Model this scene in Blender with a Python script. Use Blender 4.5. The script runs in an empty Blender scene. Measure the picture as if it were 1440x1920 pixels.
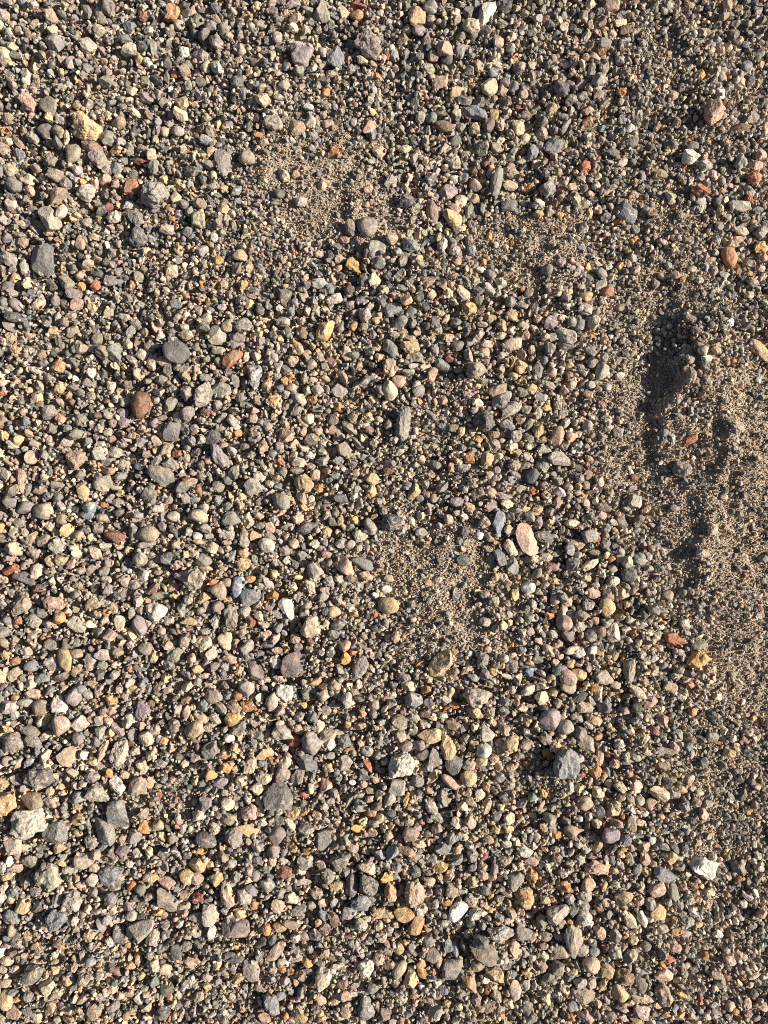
import bpy, math, random
import numpy as np
from mathutils import noise as mnoise, Vector

# ------------------------------------------------------------------ camera, sky, sun, exposure
S = 0.0007                      # metres of ground per pixel of the photograph
W, H = 1440.0, 1920.0
FOV = math.radians(66)
DPX = (H / 2) / math.tan(FOV / 2)      # camera height above the gravel, in the same pixels
scene = bpy.context.scene
coll = scene.collection
cam_d = bpy.data.cameras.new('camera')
cam = bpy.data.objects.new('camera', cam_d)
coll.objects.link(cam)
cam_d.sensor_fit = 'VERTICAL'
cam_d.angle = FOV
cam_d.clip_start = 0.01
cam_d.clip_end = 200
cam.location = (0, 0, DPX * S)
cam.rotation_euler = (0, 0, 0)
scene.camera = cam

SUN_ELEV, SUN_AZ = math.radians(31.5), math.radians(3)   # azimuth from +X (photo right), towards +Y
world = bpy.data.worlds.new('World')
scene.world = world
world.use_nodes = True
wn, wl = world.node_tree.nodes, world.node_tree.links
for n in list(wn):
    wn.remove(n)
sky = wn.new('ShaderNodeTexSky')
sky.sky_type = 'NISHITA'
sky.sun_disc = False
sky.sun_elevation = SUN_ELEV
sky.sun_rotation = math.pi / 2 - SUN_AZ
sky.air_density = 0.6
sky.dust_density = 2.0
sky.ozone_density = 0.3
bg = wn.new('ShaderNodeBackground')
bg.inputs['Strength'].default_value = 0.05
wo = wn.new('ShaderNodeOutputWorld')
wl.new(sky.outputs[0], bg.inputs[0])
wl.new(bg.outputs[0], wo.inputs[0])
sun_d = bpy.data.lights.new('sun', 'SUN')
sun_d.energy = 5.0
sun_d.angle = math.radians(0.5)
sun_d.color = (1.0, 0.915, 0.80)
sun = bpy.data.objects.new('sun', sun_d)
coll.objects.link(sun)
sv = Vector((math.cos(SUN_ELEV) * math.cos(SUN_AZ), math.cos(SUN_ELEV) * math.sin(SUN_AZ), math.sin(SUN_ELEV)))
sun.rotation_euler = sv.to_track_quat('Z', 'Y').to_euler()
sun.location = sv * 3
scene.view_settings.view_transform = 'Standard'
scene.view_settings.look = 'None'
scene.view_settings.gamma = 1
scene.view_settings.use_curve_mapping = False
scene.view_settings.exposure = 0.7
scene.cycles.use_denoising = False
scene.cycles.filter_width = 1.0
scene.cycles.diffuse_bounces = 3
scene.cycles.max_bounces = 5

# ------------------------------------------------------------------ the catalogue of stones seen in the photograph
# T ox oy starts a sheet; then: x y length width angle colour form ; what it looks like P outline   (4 units = 1 photo pixel)
CATALOGUE = """
T 0 0
1282 90 150 115 100 O l ; burnt orange rough pebble with a dark crust
640 75 150 85 70 g a
810 60 150 100 80 g l
255 180 100 75 10 c a
390 225 80 70 0 c q
385 125 130 110 40 s l
410 330 130 120 20 g a
300 415 160 75 45 t a
535 465 115 75 100 k o
665 345 130 120 20 k l
260 510 90 75 30 c a
360 785 145 125 60 e o ; smooth flat oval grey green pebble
205 760 160 100 45 n l
650 950 220 180 30 y l ; split ochre pebble with a dark hollow in its crust
885 920 115 105 0 t r ; smooth tan rounded cone shaped pebble
340 985 120 110 0 d r
540 1145 175 115 100 s o ; speckled sandy egg shaped pebble
805 1045 120 110 20 g a
55 890 130 80 10 s a
40 1050 130 80 30 c a
30 1125 120 80 60 n o
135 1155 110 80 20 b a
460 890 100 80 80 k t
495 1030 110 50 100 c a
690 1110 180 90 30 m a
740 1190 150 120 20 p l
870 1130 90 75 10 O q ; small bright orange cube shaped pebble
1060 1210 130 65 5 r l ; brick red flattened pebble
1360 765 110 105 0 y a ; wedge shaped yellow tan pebble
1100 735 140 90 30 p l
1235 770 90 80 0 p a
1375 390 85 85 0 w l
1405 480 85 70 10 g o
1155 375 150 70 80 g a
1245 570 110 60 70 g a
1170 595 150 70 50 d a
990 670 75 75 20 c q
1137 645 55 50 0 w a ; tiny bright white quartz chip
1308 560 50 50 0 O q
1240 990 70 70 0 n r
1340 985 90 75 0 k r
1185 910 70 55 90 b o
940 300 120 80 20 g o
800 520 80 80 0 n a
785 600 105 100 20 g q
975 205 100 80 20 b o
1115 230 75 55 0 c o
380 1200 100 100 80 g l
480 1230 90 60 30 n a
270 1265 100 70 20 s l
870 1265 95 90 0 b r
1410 100 120 60 10 k a
T 360 0
815 430 190 140 0 v t ; large mauve grey wedge shaped pebble P 720,360 760,348 830,362 895,368 900,420 872,450 868,505 830,520 790,490 758,440 725,400
1075 425 150 130 80 b a ; large ridged blue grey pebble
1320 330 200 180 30 p l ; large pitted mauve cobble
1240 30 140 80 10 r q ; dark red brown block with straight edges
1235 110 100 85 10 O r
970 90 160 130 70 k a
1140 90 100 80 30 c t
785 950 115 120 0 n q ; peach pebble with a flat top P 732,895 760,890 785,905 830,915 852,960 835,1000 790,1012 745,1005
885 915 100 90 0 c r
610 920 140 110 30 k l
225 1205 150 130 90 g q ; flat grey slab with a notched top P 165,1140 205,1115 295,1150 290,1215 270,1300 220,1320 195,1250 165,1180
410 1180 125 105 0 s r ; round pale sandy pebble
1340 950 150 80 125 n a ; elongated dull pink pebble
1060 1150 140 70 115 O a ; orange brown angular pebble half sunk in fine grit
1410 1140 110 80 30 c a
60 400 130 100 20 k a
105 500 90 85 0 c r
45 155 100 80 30 e o
185 150 120 60 50 t l
495 45 60 60 0 c r
25 85 80 55 30 n o
515 180 90 70 30 p a
600 80 90 60 10 e q
780 140 110 70 160 t a
365 370 80 80 0 k a
640 280 80 80 0 k r
470 460 120 70 20 m a
435 540 60 75 0 c q
490 545 60 60 45 s r
345 545 60 70 0 d a
60 610 90 80 20 d a
690 640 90 70 170 k o
985 600 110 60 15 d q
1005 690 65 70 0 O r
970 390 90 80 0 k a
1335 120 70 60 0 b o
600 20 80 60 0 n r
435 950 80 80 0 s a
510 1015 100 45 5 O a
120 1235 100 75 40 p a
150 1130 80 65 0 y q
25 785 60 60 0 c t
390 805 55 65 0 c a
1280 450 100 70 20 c l
1210 915 80 50 110 k o
870 800 85 45 10 w o
660 730 100 50 10 k o
T 720 0
245 110 150 125 85 y q ; big cleft yellow tan block
260 225 110 90 0 v r
345 50 110 100 0 g r
435 80 100 55 70 e o
535 105 90 75 10 c a
770 90 180 90 125 w a ; long white pebble with a chalky face P 700,70 760,20 830,0 848,50 805,115 765,170 725,192 695,125
655 190 135 110 0 c l ; lumpy pale yellow pebble
890 175 95 75 0 e l
465 345 120 115 0 n q ; salmon and cream angular pebble P 402,345 465,290 508,288 528,395 500,412 408,400
130 290 100 110 70 m a
360 140 80 60 0 k l
265 420 95 65 80 e o
375 425 90 80 0 t o
470 445 90 85 0 d r
575 385 120 75 80 b o
330 520 115 85 20 s l
360 575 60 55 0 t r
425 620 135 90 165 t o ; dark mottled tan oval pebble
540 690 100 75 160 y q
815 645 140 130 0 c a ; large cream faceted pebble P 740,640 800,580 830,573 882,620 870,670 800,716 755,690
685 845 200 100 12 b l ; long speckled blue grey pebble
450 945 155 95 8 m o ; smooth mauve brown oval pebble
600 745 130 80 10 b a
715 770 100 80 40 e a
550 860 95 100 70 d a
350 880 90 90 20 b r
270 880 90 80 80 k o
825 870 110 70 90 y q
915 760 105 90 0 u l ; rusty speckled dark brown pebble
1015 805 75 50 0 r r
1010 955 130 85 70 c o ; upright smooth cream pebble P 972,930 1000,888 1040,900 1057,1000 1022,1022 985,990
1055 870 110 90 10 p a
585 960 100 60 45 g o
530 1055 95 90 0 d r
450 1110 110 75 140 n o
160 1115 105 65 175 c o
530 1215 125 110 0 k l
1115 1140 90 110 0 b o
1275 1090 150 120 150 b l ; blue grey pebble capped by a tan lump
1060 1045 85 90 0 c a
840 1100 120 90 0 s a
1260 810 85 80 0 y r
1190 915 80 85 0 d r
865 300 90 100 0 n q
570 270 80 70 0 p a
670 275 110 60 110 d o
850 490 120 60 30 c q
1010 505 90 90 0 d a
1105 490 90 65 170 k a
820 545 80 70 0 b r
975 655 80 90 0 b r
905 680 90 75 0 t q
645 530 80 70 0 k q
715 490 100 70 90 t a
970 275 80 60 90 c t
1345 205 75 80 0 c q
1110 235 80 70 0 e a
1120 575 100 60 70 p a
950 360 75 70 0 k r
425 845 120 50 15 t o
395 805 70 50 10 c o
1365 950 150 60 125 v a
1040 1195 110 60 160 k a
940 1180 90 60 20 t a
765 1225 70 60 0 r r
1205 1205 80 50 90 r r ; small red pebble among grey ones
140 1195 100 50 50 c t
115 795 65 60 0 k r
T 1080 0
270 35 110 100 0 n q
110 40 80 80 0 c o
55 130 100 70 90 s o
345 165 115 70 170 c q ; cream bone shaped pebble
370 230 80 70 0 m q
270 260 90 70 90 c l
80 270 100 60 120 c o
220 330 110 80 0 g o
200 380 100 80 20 O a
125 350 70 80 0 y o
145 425 90 60 20 n a
330 455 80 70 50 k o
215 500 110 85 90 e l
110 530 120 70 105 g a
185 595 120 110 0 g a ; bulky grey angular pebble
45 625 80 80 0 n q
110 655 75 80 0 c r
45 720 90 75 0 e r
165 705 100 80 90 t t
345 690 85 75 0 O l ; orange pebble with a dark centre
85 830 95 75 0 n o ; pale pink translucent pebble
85 905 90 90 0 O a
400 960 80 65 0 w r
415 1065 140 75 5 p a
270 1145 115 60 175 d o
255 1215 90 50 30 k o
355 1215 100 60 155 k a
75 1245 110 80 120 R o ; bright orange red pebble
1025 830 200 150 105 n l ; big pitted brownish pink egg shaped cobble
1085 690 90 75 90 w a ; pale grey chip leaning on a big pink cobble
1220 620 100 100 0 c l
1235 965 165 70 3 y o ; long yellowish bar shaped pebble
1325 880 100 90 0 p l
1425 965 60 90 0 n r
865 1165 140 110 0 w a ; large white triangular pebble P 800,1170 828,1125 850,1118 935,1150 892,1200 885,1232 812,1212
965 1235 120 90 0 k l
1135 35 90 70 90 n o
430 20 90 60 0 m o
1280 335 90 55 170 b o
1235 300 60 50 0 y o
1200 180 80 55 0 e o
1280 495 90 80 0 b r
1090 570 100 60 70 k o
1385 490 70 55 90 y l
1230 1210 120 100 90 k l
1385 1160 90 80 0 n o
1350 1240 110 80 0 n l
865 1090 110 70 0 d a
660 80 80 45 50 c o
850 510 60 35 140 c o
940 565 90 55 105 Y l
T 0 320
315 670 220 180 10 G q ; large flat slate grey five sided slab P 222,610 248,585 355,548 398,575 398,640 405,770 360,792 240,745 225,700
1155 170 190 190 60 g l ; big chunky speckled olive grey pebble P 1060,130 1095,75 1180,70 1245,110 1275,165 1265,200 1210,215 1180,280 1120,275 1068,220
370 350 200 150 45 k q ; large pale speckled pebble P 280,290 330,255 380,270 430,340 462,400 430,440 350,440 310,380
995 120 130 100 150 R a ; vivid orange red angular pebble P 930,110 975,75 1062,68 1050,120 1000,178 960,180 930,150
440 190 160 130 140 t a ; tan pebble with a shadowed face
645 165 130 125 10 k l ; round glittering grey pebble
960 258 100 75 150 V l ; small lilac white pebble
1030 500 160 140 60 d l ; big dark ridged pebble
1020 350 120 110 60 g l
95 105 130 110 10 g r
430 40 140 90 20 s a
220 150 110 75 35 n o
80 255 100 100 20 k a
490 95 110 90 10 g l
215 65 90 80 10 c a
780 65 110 90 30 n o
815 275 75 70 0 r r ; small dark red glossy pebble
365 140 90 50 80 k a
1000 30 100 70 0 g o
870 5 100 50 0 b o
885 45 80 50 10 c r
1340 110 90 90 0 y l
1320 215 85 95 0 c r
1280 280 75 55 0 y o
1255 440 120 75 5 n l
1400 460 110 80 10 b o
1265 530 95 55 100 c q
1340 590 100 70 70 y l
625 80 50 45 0 Y q
600 540 120 80 90 t o
700 495 90 55 10 t a
650 385 90 75 0 k r
520 430 90 80 30 d a
580 330 70 55 20 y a
165 540 115 80 5 t o
50 505 80 80 0 v r
180 400 120 70 10 s o
270 450 100 60 40 g a
370 470 85 45 5 n o
165 485 110 50 10 g o
35 365 80 90 20 k a
1105 610 75 65 20 c r
1290 750 105 95 85 c q ; cream block with square edges
1040 795 90 80 80 e r
845 820 140 100 15 v t ; flat triangular mauve grey pebble
725 770 100 60 10 d o
720 865 90 80 80 R l ; rusty orange crumbly pebble
575 1000 120 90 160 n a ; dusky pink block P 510,975 560,940 640,975 635,1010 550,1055 512,1015
550 925 140 90 15 p l
290 1000 130 80 160 c o
115 1010 110 90 60 v r ; plum coloured round pebble
205 850 100 75 10 c a
110 800 95 65 130 y a
100 915 110 70 10 s l
60 1155 140 80 35 v a
430 1110 110 60 120 k o
535 1095 90 60 5 t o
385 1210 100 85 0 y q
540 1205 110 75 160 t q
815 1075 85 80 90 t q
935 1090 100 70 30 k a
955 960 100 75 30 p a
875 955 70 70 0 y a
1310 1000 115 75 10 b o
1245 900 65 50 50 c o
1395 945 60 45 20 O r
1385 840 55 45 0 k r
985 1210 120 70 120 d a
1085 1220 80 80 30 t a
1200 1235 90 70 110 k q
1395 1235 110 80 0 c a
1300 1265 90 60 0 d r
730 985 80 50 90 k a
1035 1160 130 80 30 g l
350 1130 110 80 20 g a
60 660 140 100 30 k l
T 360 320
50 365 130 110 80 s l ; blocky cobble of pitted sandy stone P 5,340 25,290 80,285 95,350 112,415 60,430 5,405
150 35 70 70 0 c r
335 150 110 70 145 g o
60 245 115 80 35 t o ; tan half round pebble beside a grey splinter
130 220 130 50 50 g a
150 115 85 70 20 k r
235 280 100 80 30 t a
245 135 60 65 20 y a
340 225 60 45 0 b q
300 320 80 55 60 k o
660 175 85 75 0 d r ; round charcoal pebble in a sandy patch
685 35 110 90 40 c a
780 30 60 65 0 y a
815 230 100 75 170 k l ; pale blocky grey pebble half buried in sand
975 115 80 75 0 c a
1000 70 80 50 30 n a
1320 130 80 75 0 n a
1185 425 130 80 70 p o
1315 420 150 145 0 g r ; large round dark grey pebble
1145 515 80 70 0 n a
1375 590 130 140 0 b a ; blue grey cracked angular pebble P 1310,570 1345,530 1440,535 1445,600 1380,640 1345,672 1322,640
1400 690 110 90 0 g r
1215 715 150 100 40 Y l ; yellow curled claw shaped pebble P 1155,700 1170,665 1205,655 1240,690 1285,755 1250,768 1165,745
1295 710 80 65 60 m a
1095 730 80 50 140 y o
1370 820 100 110 0 c a ; cream and green white faceted pebble
165 495 75 60 80 w o
190 400 80 80 0 g l
80 600 100 85 10 k r ; round pale pebble with grey veins
200 675 75 70 0 Y r ; small round pale orange pebble
370 560 90 55 30 c t
360 635 120 85 20 t o
335 740 95 75 80 m q ; brown square pebble with a rough face
420 715 100 80 80 t l
500 700 80 60 30 d a
385 860 85 70 120 Y l
240 850 65 60 30 c a
465 895 90 40 5 b a
455 940 95 40 5 n a
430 1005 80 80 10 y a
695 940 130 120 45 d t ; dark brown triangular pebble P 635,885 750,880 752,925 690,1012 655,965
775 995 85 75 80 v a ; mauve grey block next to a dark triangle
680 670 70 50 80 y o
640 790 70 50 60 d a
850 810 75 45 120 n o
960 845 115 80 10 k l
1070 960 130 70 165 w l
1280 965 110 80 5 b r
950 620 80 60 20 n a
285 930 70 60 120 v r
115 980 65 50 70 y a
50 1050 80 60 80 p o
130 1045 80 50 5 b o
230 1025 80 50 175 k o
105 1105 90 70 0 c r
80 1180 110 100 20 e a
190 1215 150 140 60 k a ; large pale grey pebble with smooth facets P 120,1210 150,1155 195,1150 240,1190 262,1250 240,1300 140,1300 118,1260
260 1170 95 80 20 t r
385 1160 150 100 170 g l
490 1225 100 65 5 y q ; cream yellow rectangular pebble
500 1145 70 60 0 c r
680 1135 120 85 170 k l ; grey black speckled oblong pebble
820 1210 120 75 45 t a
720 1220 110 60 80 e o
610 1240 90 60 80 g a
995 1200 150 150 120 Y l ; bright sulphur yellow pitted pebble P 925,1200 940,1150 1000,1120 1060,1122 1065,1180 1030,1250 985,1280 930,1260
1120 1170 110 65 110 g o
1210 1165 80 70 0 O r ; small round orange brown pebble
1290 1170 65 60 0 t r
1390 1115 70 75 30 y a
1000 1045 65 45 10 c o
1350 1225 80 70 80 p a
340 1250 130 80 10 g l
600 380 70 55 0 d o
T 720 320
835 110 220 85 108 e q ; tall greenish grey stick shaped stone P 790,90 815,30 850,-25 885,-20 870,90 845,210 820,222 780,180
470 150 140 110 155 v a ; mauve grey angular pebble
685 110 110 95 70 p r ; round speckled pinkish pebble
365 315 170 110 80 m o ; dark brown upright oval pebble
520 365 150 140 10 y l ; sunlit yellow tan chunky pebble P 432,310 480,300 560,330 588,375 575,420 520,440 475,400
580 220 95 100 0 c q ; cream faceted block
680 210 80 70 0 c r
520 275 130 70 35 n o
630 300 130 70 105 e a
60 510 110 90 20 t r ; smooth tan round pebble beside blue grey one
200 565 125 110 0 b l ; knobbly blue grey pebble
250 490 65 60 0 y q
260 655 70 50 0 y o
410 500 90 60 120 t o
750 280 110 60 90 g a
1080 130 115 60 165 O a ; orange flat oval pebble
1230 130 130 120 0 g l ; grey pebble with pale veins
1155 250 100 80 0 w l ; white grey mottled round pebble
950 110 120 80 10 c a
970 25 90 80 0 t a
445 60 60 60 120 y a
600 30 80 80 30 b r
50 80 130 90 140 k l
170 220 130 110 20 d l
950 260 140 80 170 d a
1155 325 80 60 10 y l
1320 335 55 60 90 Y o
1405 120 80 60 170 n a
655 590 90 70 90 b l
640 520 80 60 90 g l
545 670 85 60 40 n a
725 740 70 55 0 w o
790 495 65 45 100 Y l
790 775 110 80 10 g a
690 820 65 55 10 k a
430 620 90 70 10 p l
525 600 90 80 20 k l
880 840 100 90 30 w l ; crumbly white pebble in grit
600 920 140 70 45 c a ; long buff splinter like pebble
780 890 130 80 50 k a
330 830 130 90 160 s l ; curved khaki pebble
210 810 150 50 115 k a ; long thin grey sliver leaning on grit
270 700 110 70 10 g l
310 770 60 60 0 d r
640 1030 115 110 0 Y l ; crumbly orange yellow round pebble
710 970 80 70 60 e o
60 1035 130 100 150 b l ; smooth speckled blue grey oval pebble
205 1065 90 80 10 g r
380 1130 80 80 10 d r
430 1070 60 60 20 y r
365 925 80 60 120 y a
85 935 75 60 20 n a
960 1080 100 80 30 y r ; smooth golden tan half round pebble
1035 1005 100 60 15 p o
1130 1010 130 80 100 p a
1300 920 70 60 10 n o
1395 910 55 45 130 y o
1220 740 95 85 0 g r ; round grey pebble with a red speck
1250 1145 120 95 115 v a
1160 1110 80 70 10 t o
1290 1078 60 50 0 w r
1420 1135 90 100 0 k r
1365 1240 170 120 15 k l ; big speckled greenish grey pebble
1125 1185 90 55 60 c q
1045 1160 90 60 20 t o
875 1235 90 65 170 k o ; pale green grey bean shaped pebble
490 1250 70 80 80 n a
745 1155 90 45 10 c a
80 1230 90 60 10 k l
190 1265 120 60 10 t l
1065 1235 70 70 0 n l
460 1115 90 50 135 c o
1265 1245 70 60 90 k a
875 1065 50 40 20 n r
T 1080 320
378 315 190 110 45 b o ; dark blue grey streaked oval pebble P 300,270 330,235 380,250 420,300 460,360 430,398 370,380 310,330
1150 655 160 120 80 O r ; bright orange egg shaped pebble P 1090,620 1110,580 1150,570 1195,595 1212,660 1190,710 1160,738 1115,700
1385 580 120 100 170 Y l ; rough ochre brown round pebble
1225 265 160 95 12 k a ; pale grey veined pebble beside a dark red one
1300 220 90 75 60 R l
940 150 140 100 20 R l ; crumbly deep red pebble
1345 55 110 85 20 R l ; salmon red rough pebble
1245 450 120 70 10 c o
1205 530 100 80 5 c q ; pale cream squarish pebble
1400 470 100 100 20 k a
235 905 95 80 160 R r ; round brick red pebble
80 940 110 80 10 y r ; round sandy ochre pebble
65 1040 125 100 0 k l ; large white and grey angular pebble P 8,1035 40,995 110,990 127,1035 95,1090 30,1080
125 1145 120 85 120 c a ; pale cream potato shaped pebble
20 1150 80 100 0 b a
50 425 95 90 60 k a ; pale pinkish pyramid shaped pebble
440 180 85 65 20 y l
640 20 110 60 10 y o
865 75 110 55 120 c l
500 40 100 50 80 g o
195 770 110 75 15 b o
170 680 85 65 40 c a
240 710 70 55 50 w a
185 855 100 60 155 k q
85 820 90 80 30 g a
90 715 60 45 80 Y q
30 720 60 55 30 n a
75 250 70 60 20 c o
260 260 90 50 60 k q
180 300 60 50 120 y o
300 385 80 40 15 O a
290 330 70 35 70 t o
210 440 70 35 60 y a
230 350 90 70 10 v l
105 170 70 50 10 n a
230 155 100 50 160 y a
60 135 70 55 120 e o
605 850 85 90 0 p a ; blocky mauve pebble beside small pale ones
650 790 75 50 10 c o
745 785 70 65 60 t o
805 805 70 50 120 Y a
930 825 60 50 10 w o
580 670 60 50 60 k a
690 715 60 50 60 k o
395 690 75 60 80 t a
875 740 70 45 10 c a
1055 500 95 50 70 w a
1080 410 80 70 10 g a
1045 610 50 60 0 k o
1015 665 80 40 160 t o
980 720 70 40 60 k t
1040 740 50 40 110 w o
1115 780 95 75 20 b a
1280 690 80 65 10 p a
1385 735 65 50 10 c o
1330 840 90 70 10 k l
1295 935 60 75 80 c o ; cream upright pebble below a tiny yellow one
1365 290 90 50 10 b a
1290 770 60 45 10 Y a
1415 655 60 60 0 n r
1300 130 75 55 10 k a
1100 150 55 45 30 y a
40 60 70 60 40 k a
150 110 70 70 30 k l
270 120 80 50 10 p o
45 575 80 60 10 b a
50 875 70 70 20 s a
160 1065 60 60 0 g o
125 1235 50 45 0 Y q
205 980 90 70 40 n l
850 1100 100 60 20 g a
930 40 65 60 20 k a
1030 25 75 60 10 k a
65 10 75 50 0 R o
T 0 640
1060 480 200 155 85 u o ; large rust brown egg shaped pebble
1285 680 150 125 95 b q ; blue grey square cornered block P 1228,605 1355,612 1340,700 1325,755 1225,748
1320 75 200 170 30 D r ; large smooth dark grey rounded pebble
870 80 150 120 60 g a
1225 155 125 85 5 n o ; pale pinkish rounded pebble by a dark round one
600 50 120 90 40 t o
700 45 95 65 165 w o ; bright white oval pebble
960 30 75 65 0 c o ; pale cream lemon shaped pebble
1125 45 100 80 50 g o
1135 165 110 80 110 c o
430 180 120 100 20 y a ; orange tan wedge pebble
315 95 80 70 0 t r
265 220 100 50 30 c a
825 335 90 85 10 w t ; bright white heart shaped pebble
450 345 110 90 100 y l
665 310 110 70 5 g o
555 350 120 80 165 v a
600 385 80 60 170 g o
30 380 75 65 0 R l
30 310 90 60 160 c o
120 315 90 55 110 n o
290 330 120 60 50 n a
280 420 100 80 10 y a
290 470 100 50 165 t o
175 525 70 65 0 n r
20 600 100 110 0 m o
365 540 110 130 60 g l
450 580 85 80 0 R l ; pink and orange crumbly pebble
190 600 100 80 10 b a
605 590 110 110 80 g l
815 545 90 80 10 k r ; round pale pebble with pink specks
925 535 85 75 70 v o
940 605 115 80 175 v o
1290 465 130 90 125 g a
1305 350 85 90 0 e a
1160 440 75 70 0 k r
1335 570 100 80 30 k o
1155 610 75 75 0 p r
980 660 75 50 5 t o
950 725 80 65 30 n a
1010 705 55 50 0 O o
1065 660 80 55 120 n o
1060 755 100 80 20 p t
1170 745 90 60 50 c q
1245 815 140 80 130 t l ; ribbed tan and brown oblong pebble
1335 845 95 60 5 R o ; small orange brown cylinder shaped pebble
1275 925 130 100 20 k l ; pale greenish speckled round pebble
1200 1010 230 100 35 d a ; long dark slate slab P 1110,930 1170,930 1290,985 1310,1080 1250,1110 1120,1010
1050 930 90 80 20 b a
1370 930 60 60 0 c q
1380 1000 90 60 10 s a
735 835 120 110 10 w q ; chunky white pebble with a shadowed side
855 830 110 80 10 k a
755 770 80 60 20 k a
815 905 110 70 5 g o
840 735 70 60 10 t o
660 755 80 60 130 g o
580 885 170 160 10 t l ; ridged khaki lump P 505,820 600,810 660,855 655,905 600,955 540,965 500,915
500 760 90 80 10 k a
395 655 90 80 20 e o
225 690 80 60 20 y a
260 765 90 60 10 g o
365 740 75 50 100 y o
95 775 100 75 20 k l
225 865 110 110 30 t a
30 700 80 90 0 y l
10 880 110 60 90 c a
165 1030 200 75 80 n a ; long tan pink splinter shaped pebble
125 900 60 50 80 n o
265 955 80 55 20 y o
440 970 70 65 0 y r
70 900 80 70 20 t a
40 1010 140 90 50 k a
345 930 70 45 100 g o
600 1005 90 85 0 p r
710 970 50 50 0 c o
815 975 125 60 5 n o
765 1060 160 135 15 s l ; blocky sandy green pebble
615 1120 150 110 70 y a ; pale yellow triangular pebble P 560,1095 625,1045 652,1060 655,1130 665,1190 630,1200 570,1150
910 1010 110 70 140 g l
925 920 100 90 10 s l
300 1120 125 60 5 t o
430 1080 110 55 10 p o
315 1050 130 45 5 e o
265 1180 80 55 10 n o
435 1170 75 75 0 b r
200 1115 130 60 120 g o
75 1110 80 45 130 Y o
870 1095 90 50 10 k o
910 1140 70 60 10 y o
980 1170 90 60 20 c o
1265 1180 100 80 140 g a
1120 1095 80 70 10 g a
985 1110 75 65 10 d r
785 1225 60 50 20 R a
665 1245 110 110 0 B r ; round blue and white speckled pebble
200 1250 140 100 150 v o ; pinkish grey oblong pebble next to a sandy one
325 1265 150 130 0 s r ; large round sandy grey pebble
1180 1255 100 60 0 k o
1390 1180 90 80 30 p o
1425 1050 70 110 80 n o
70 1200 120 90 40 g a
T 360 640
300 120 150 110 140 R t ; terracotta triangular pebble P 255,55 385,90 330,150 265,200 232,170 245,100
335 25 130 85 10 v a
200 70 110 60 5 k o
465 260 190 110 95 b l ; tall pebble half blue half white P 410,180 470,165 525,190 520,260 505,320 470,368 435,330 420,240
85 390 180 145 80 k a ; large pale grey angular pebble P 10,385 65,300 130,320 165,390 130,430 105,480 50,490
220 360 150 120 20 k a ; pale grey humped pebble
110 275 100 60 10 g a
240 280 90 60 10 n l
320 280 150 65 75 g o
480 110 90 75 90 k o
410 120 80 50 100 c o
30 140 70 65 0 c r
35 215 70 50 90 n q
345 170 80 60 40 m a
200 155 75 55 90 k o
195 230 80 45 5 g o
640 195 110 70 110 k t
590 260 75 60 100 Y a ; small bright orange pebble with ragged edges
740 270 65 60 0 O r
790 50 125 80 60 y o ; tan bullet shaped pebble
685 45 90 50 80 p o
1000 35 80 70 70 y a
865 100 70 75 0 c r
755 150 85 80 0 t l
605 95 75 60 20 k o
570 145 70 55 30 p a
895 175 85 80 10 k r
1160 85 140 80 85 c o ; pale upright club shaped pebble
1325 65 110 85 60 k a ; grey white block with speckles
1410 115 80 80 0 y a
1120 260 160 75 60 t a ; long khaki pebble with a pointed end
1000 275 80 60 20 s a
915 240 60 40 10 c o
910 295 70 50 10 n o
845 270 100 60 100 k o
745 345 75 60 0 c r
1365 265 70 65 10 k l
1105 375 110 100 30 k q ; grey kite shaped pebble with a flat face P 1075,330 1160,378 1105,435 1058,412
1190 385 80 60 70 g a
1420 360 100 80 60 g o
945 365 90 80 60 k l
620 450 115 105 10 y l ; crumbly pale orange block
500 445 90 85 80 t a
360 420 100 70 160 k a
800 430 125 100 40 k l
910 440 75 65 20 O a
780 520 120 70 150 g o
950 510 100 55 10 g a
1020 465 90 60 140 g a
1105 490 90 80 40 O l
1200 490 60 45 10 c a
825 600 120 60 40 t o
878 580 100 95 0 c r ; round cream pebble on top of a tan one
450 585 100 75 160 s o
300 600 105 90 80 k o
315 520 80 50 10 c o
215 570 110 60 150 g a
105 530 90 85 0 M l ; maroon crumbly pebble
80 590 90 60 10 c l
435 500 80 50 70 g o
620 565 80 50 95 c q
1055 590 95 85 10 m r ; round mottled red brown pebble
1200 575 100 75 20 t o
1320 570 95 80 10 y l
1400 590 60 70 80 k r
1065 665 130 75 5 n o ; cream and pink flattened pebble
1190 650 150 80 35 g a ; grey wedge shaped pebble beside a reddish one
1240 770 150 80 40 g a
695 695 130 110 10 n a ; pale pink star shaped pebble
700 620 70 60 90 t o
760 660 90 50 70 g a
945 675 85 75 10 t o
530 790 110 90 90 n l
465 725 115 75 150 g q
660 790 100 75 80 p o
610 840 80 75 0 b r
765 770 100 90 60 t a
895 745 120 105 5 s a ; olive grey block with flat faces
845 800 90 60 20 k a
885 850 80 60 10 w l
980 765 70 60 90 k l
985 895 130 70 155 k t ; pale grey half moon shaped pebble P 920,905 950,885 1045,852 1050,870 1010,920 950,938 922,930
660 905 75 70 0 R l ; small dark orange crumbly pebble
755 865 95 60 130 t a
800 910 110 75 10 c o
790 970 110 55 5 k o
1145 815 140 100 50 s a ; chunky sandy pebble with straight cracks
1110 715 90 60 160 k a
150 720 110 130 60 d a ; charcoal angular pebble
85 740 80 75 100 k t
15 660 70 80 0 k a
205 870 200 110 70 v l ; long knobbly mauve grey pebble
280 695 80 60 0 c o
230 780 90 55 150 t o
320 980 90 110 20 k l
500 1010 100 80 50 k a
450 1090 135 130 20 k a ; large pale grey block with a pink tinge
205 1090 100 90 10 g a
290 1155 70 75 0 Y a
375 1165 70 55 0 y o
135 1040 80 40 95 g o
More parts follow.
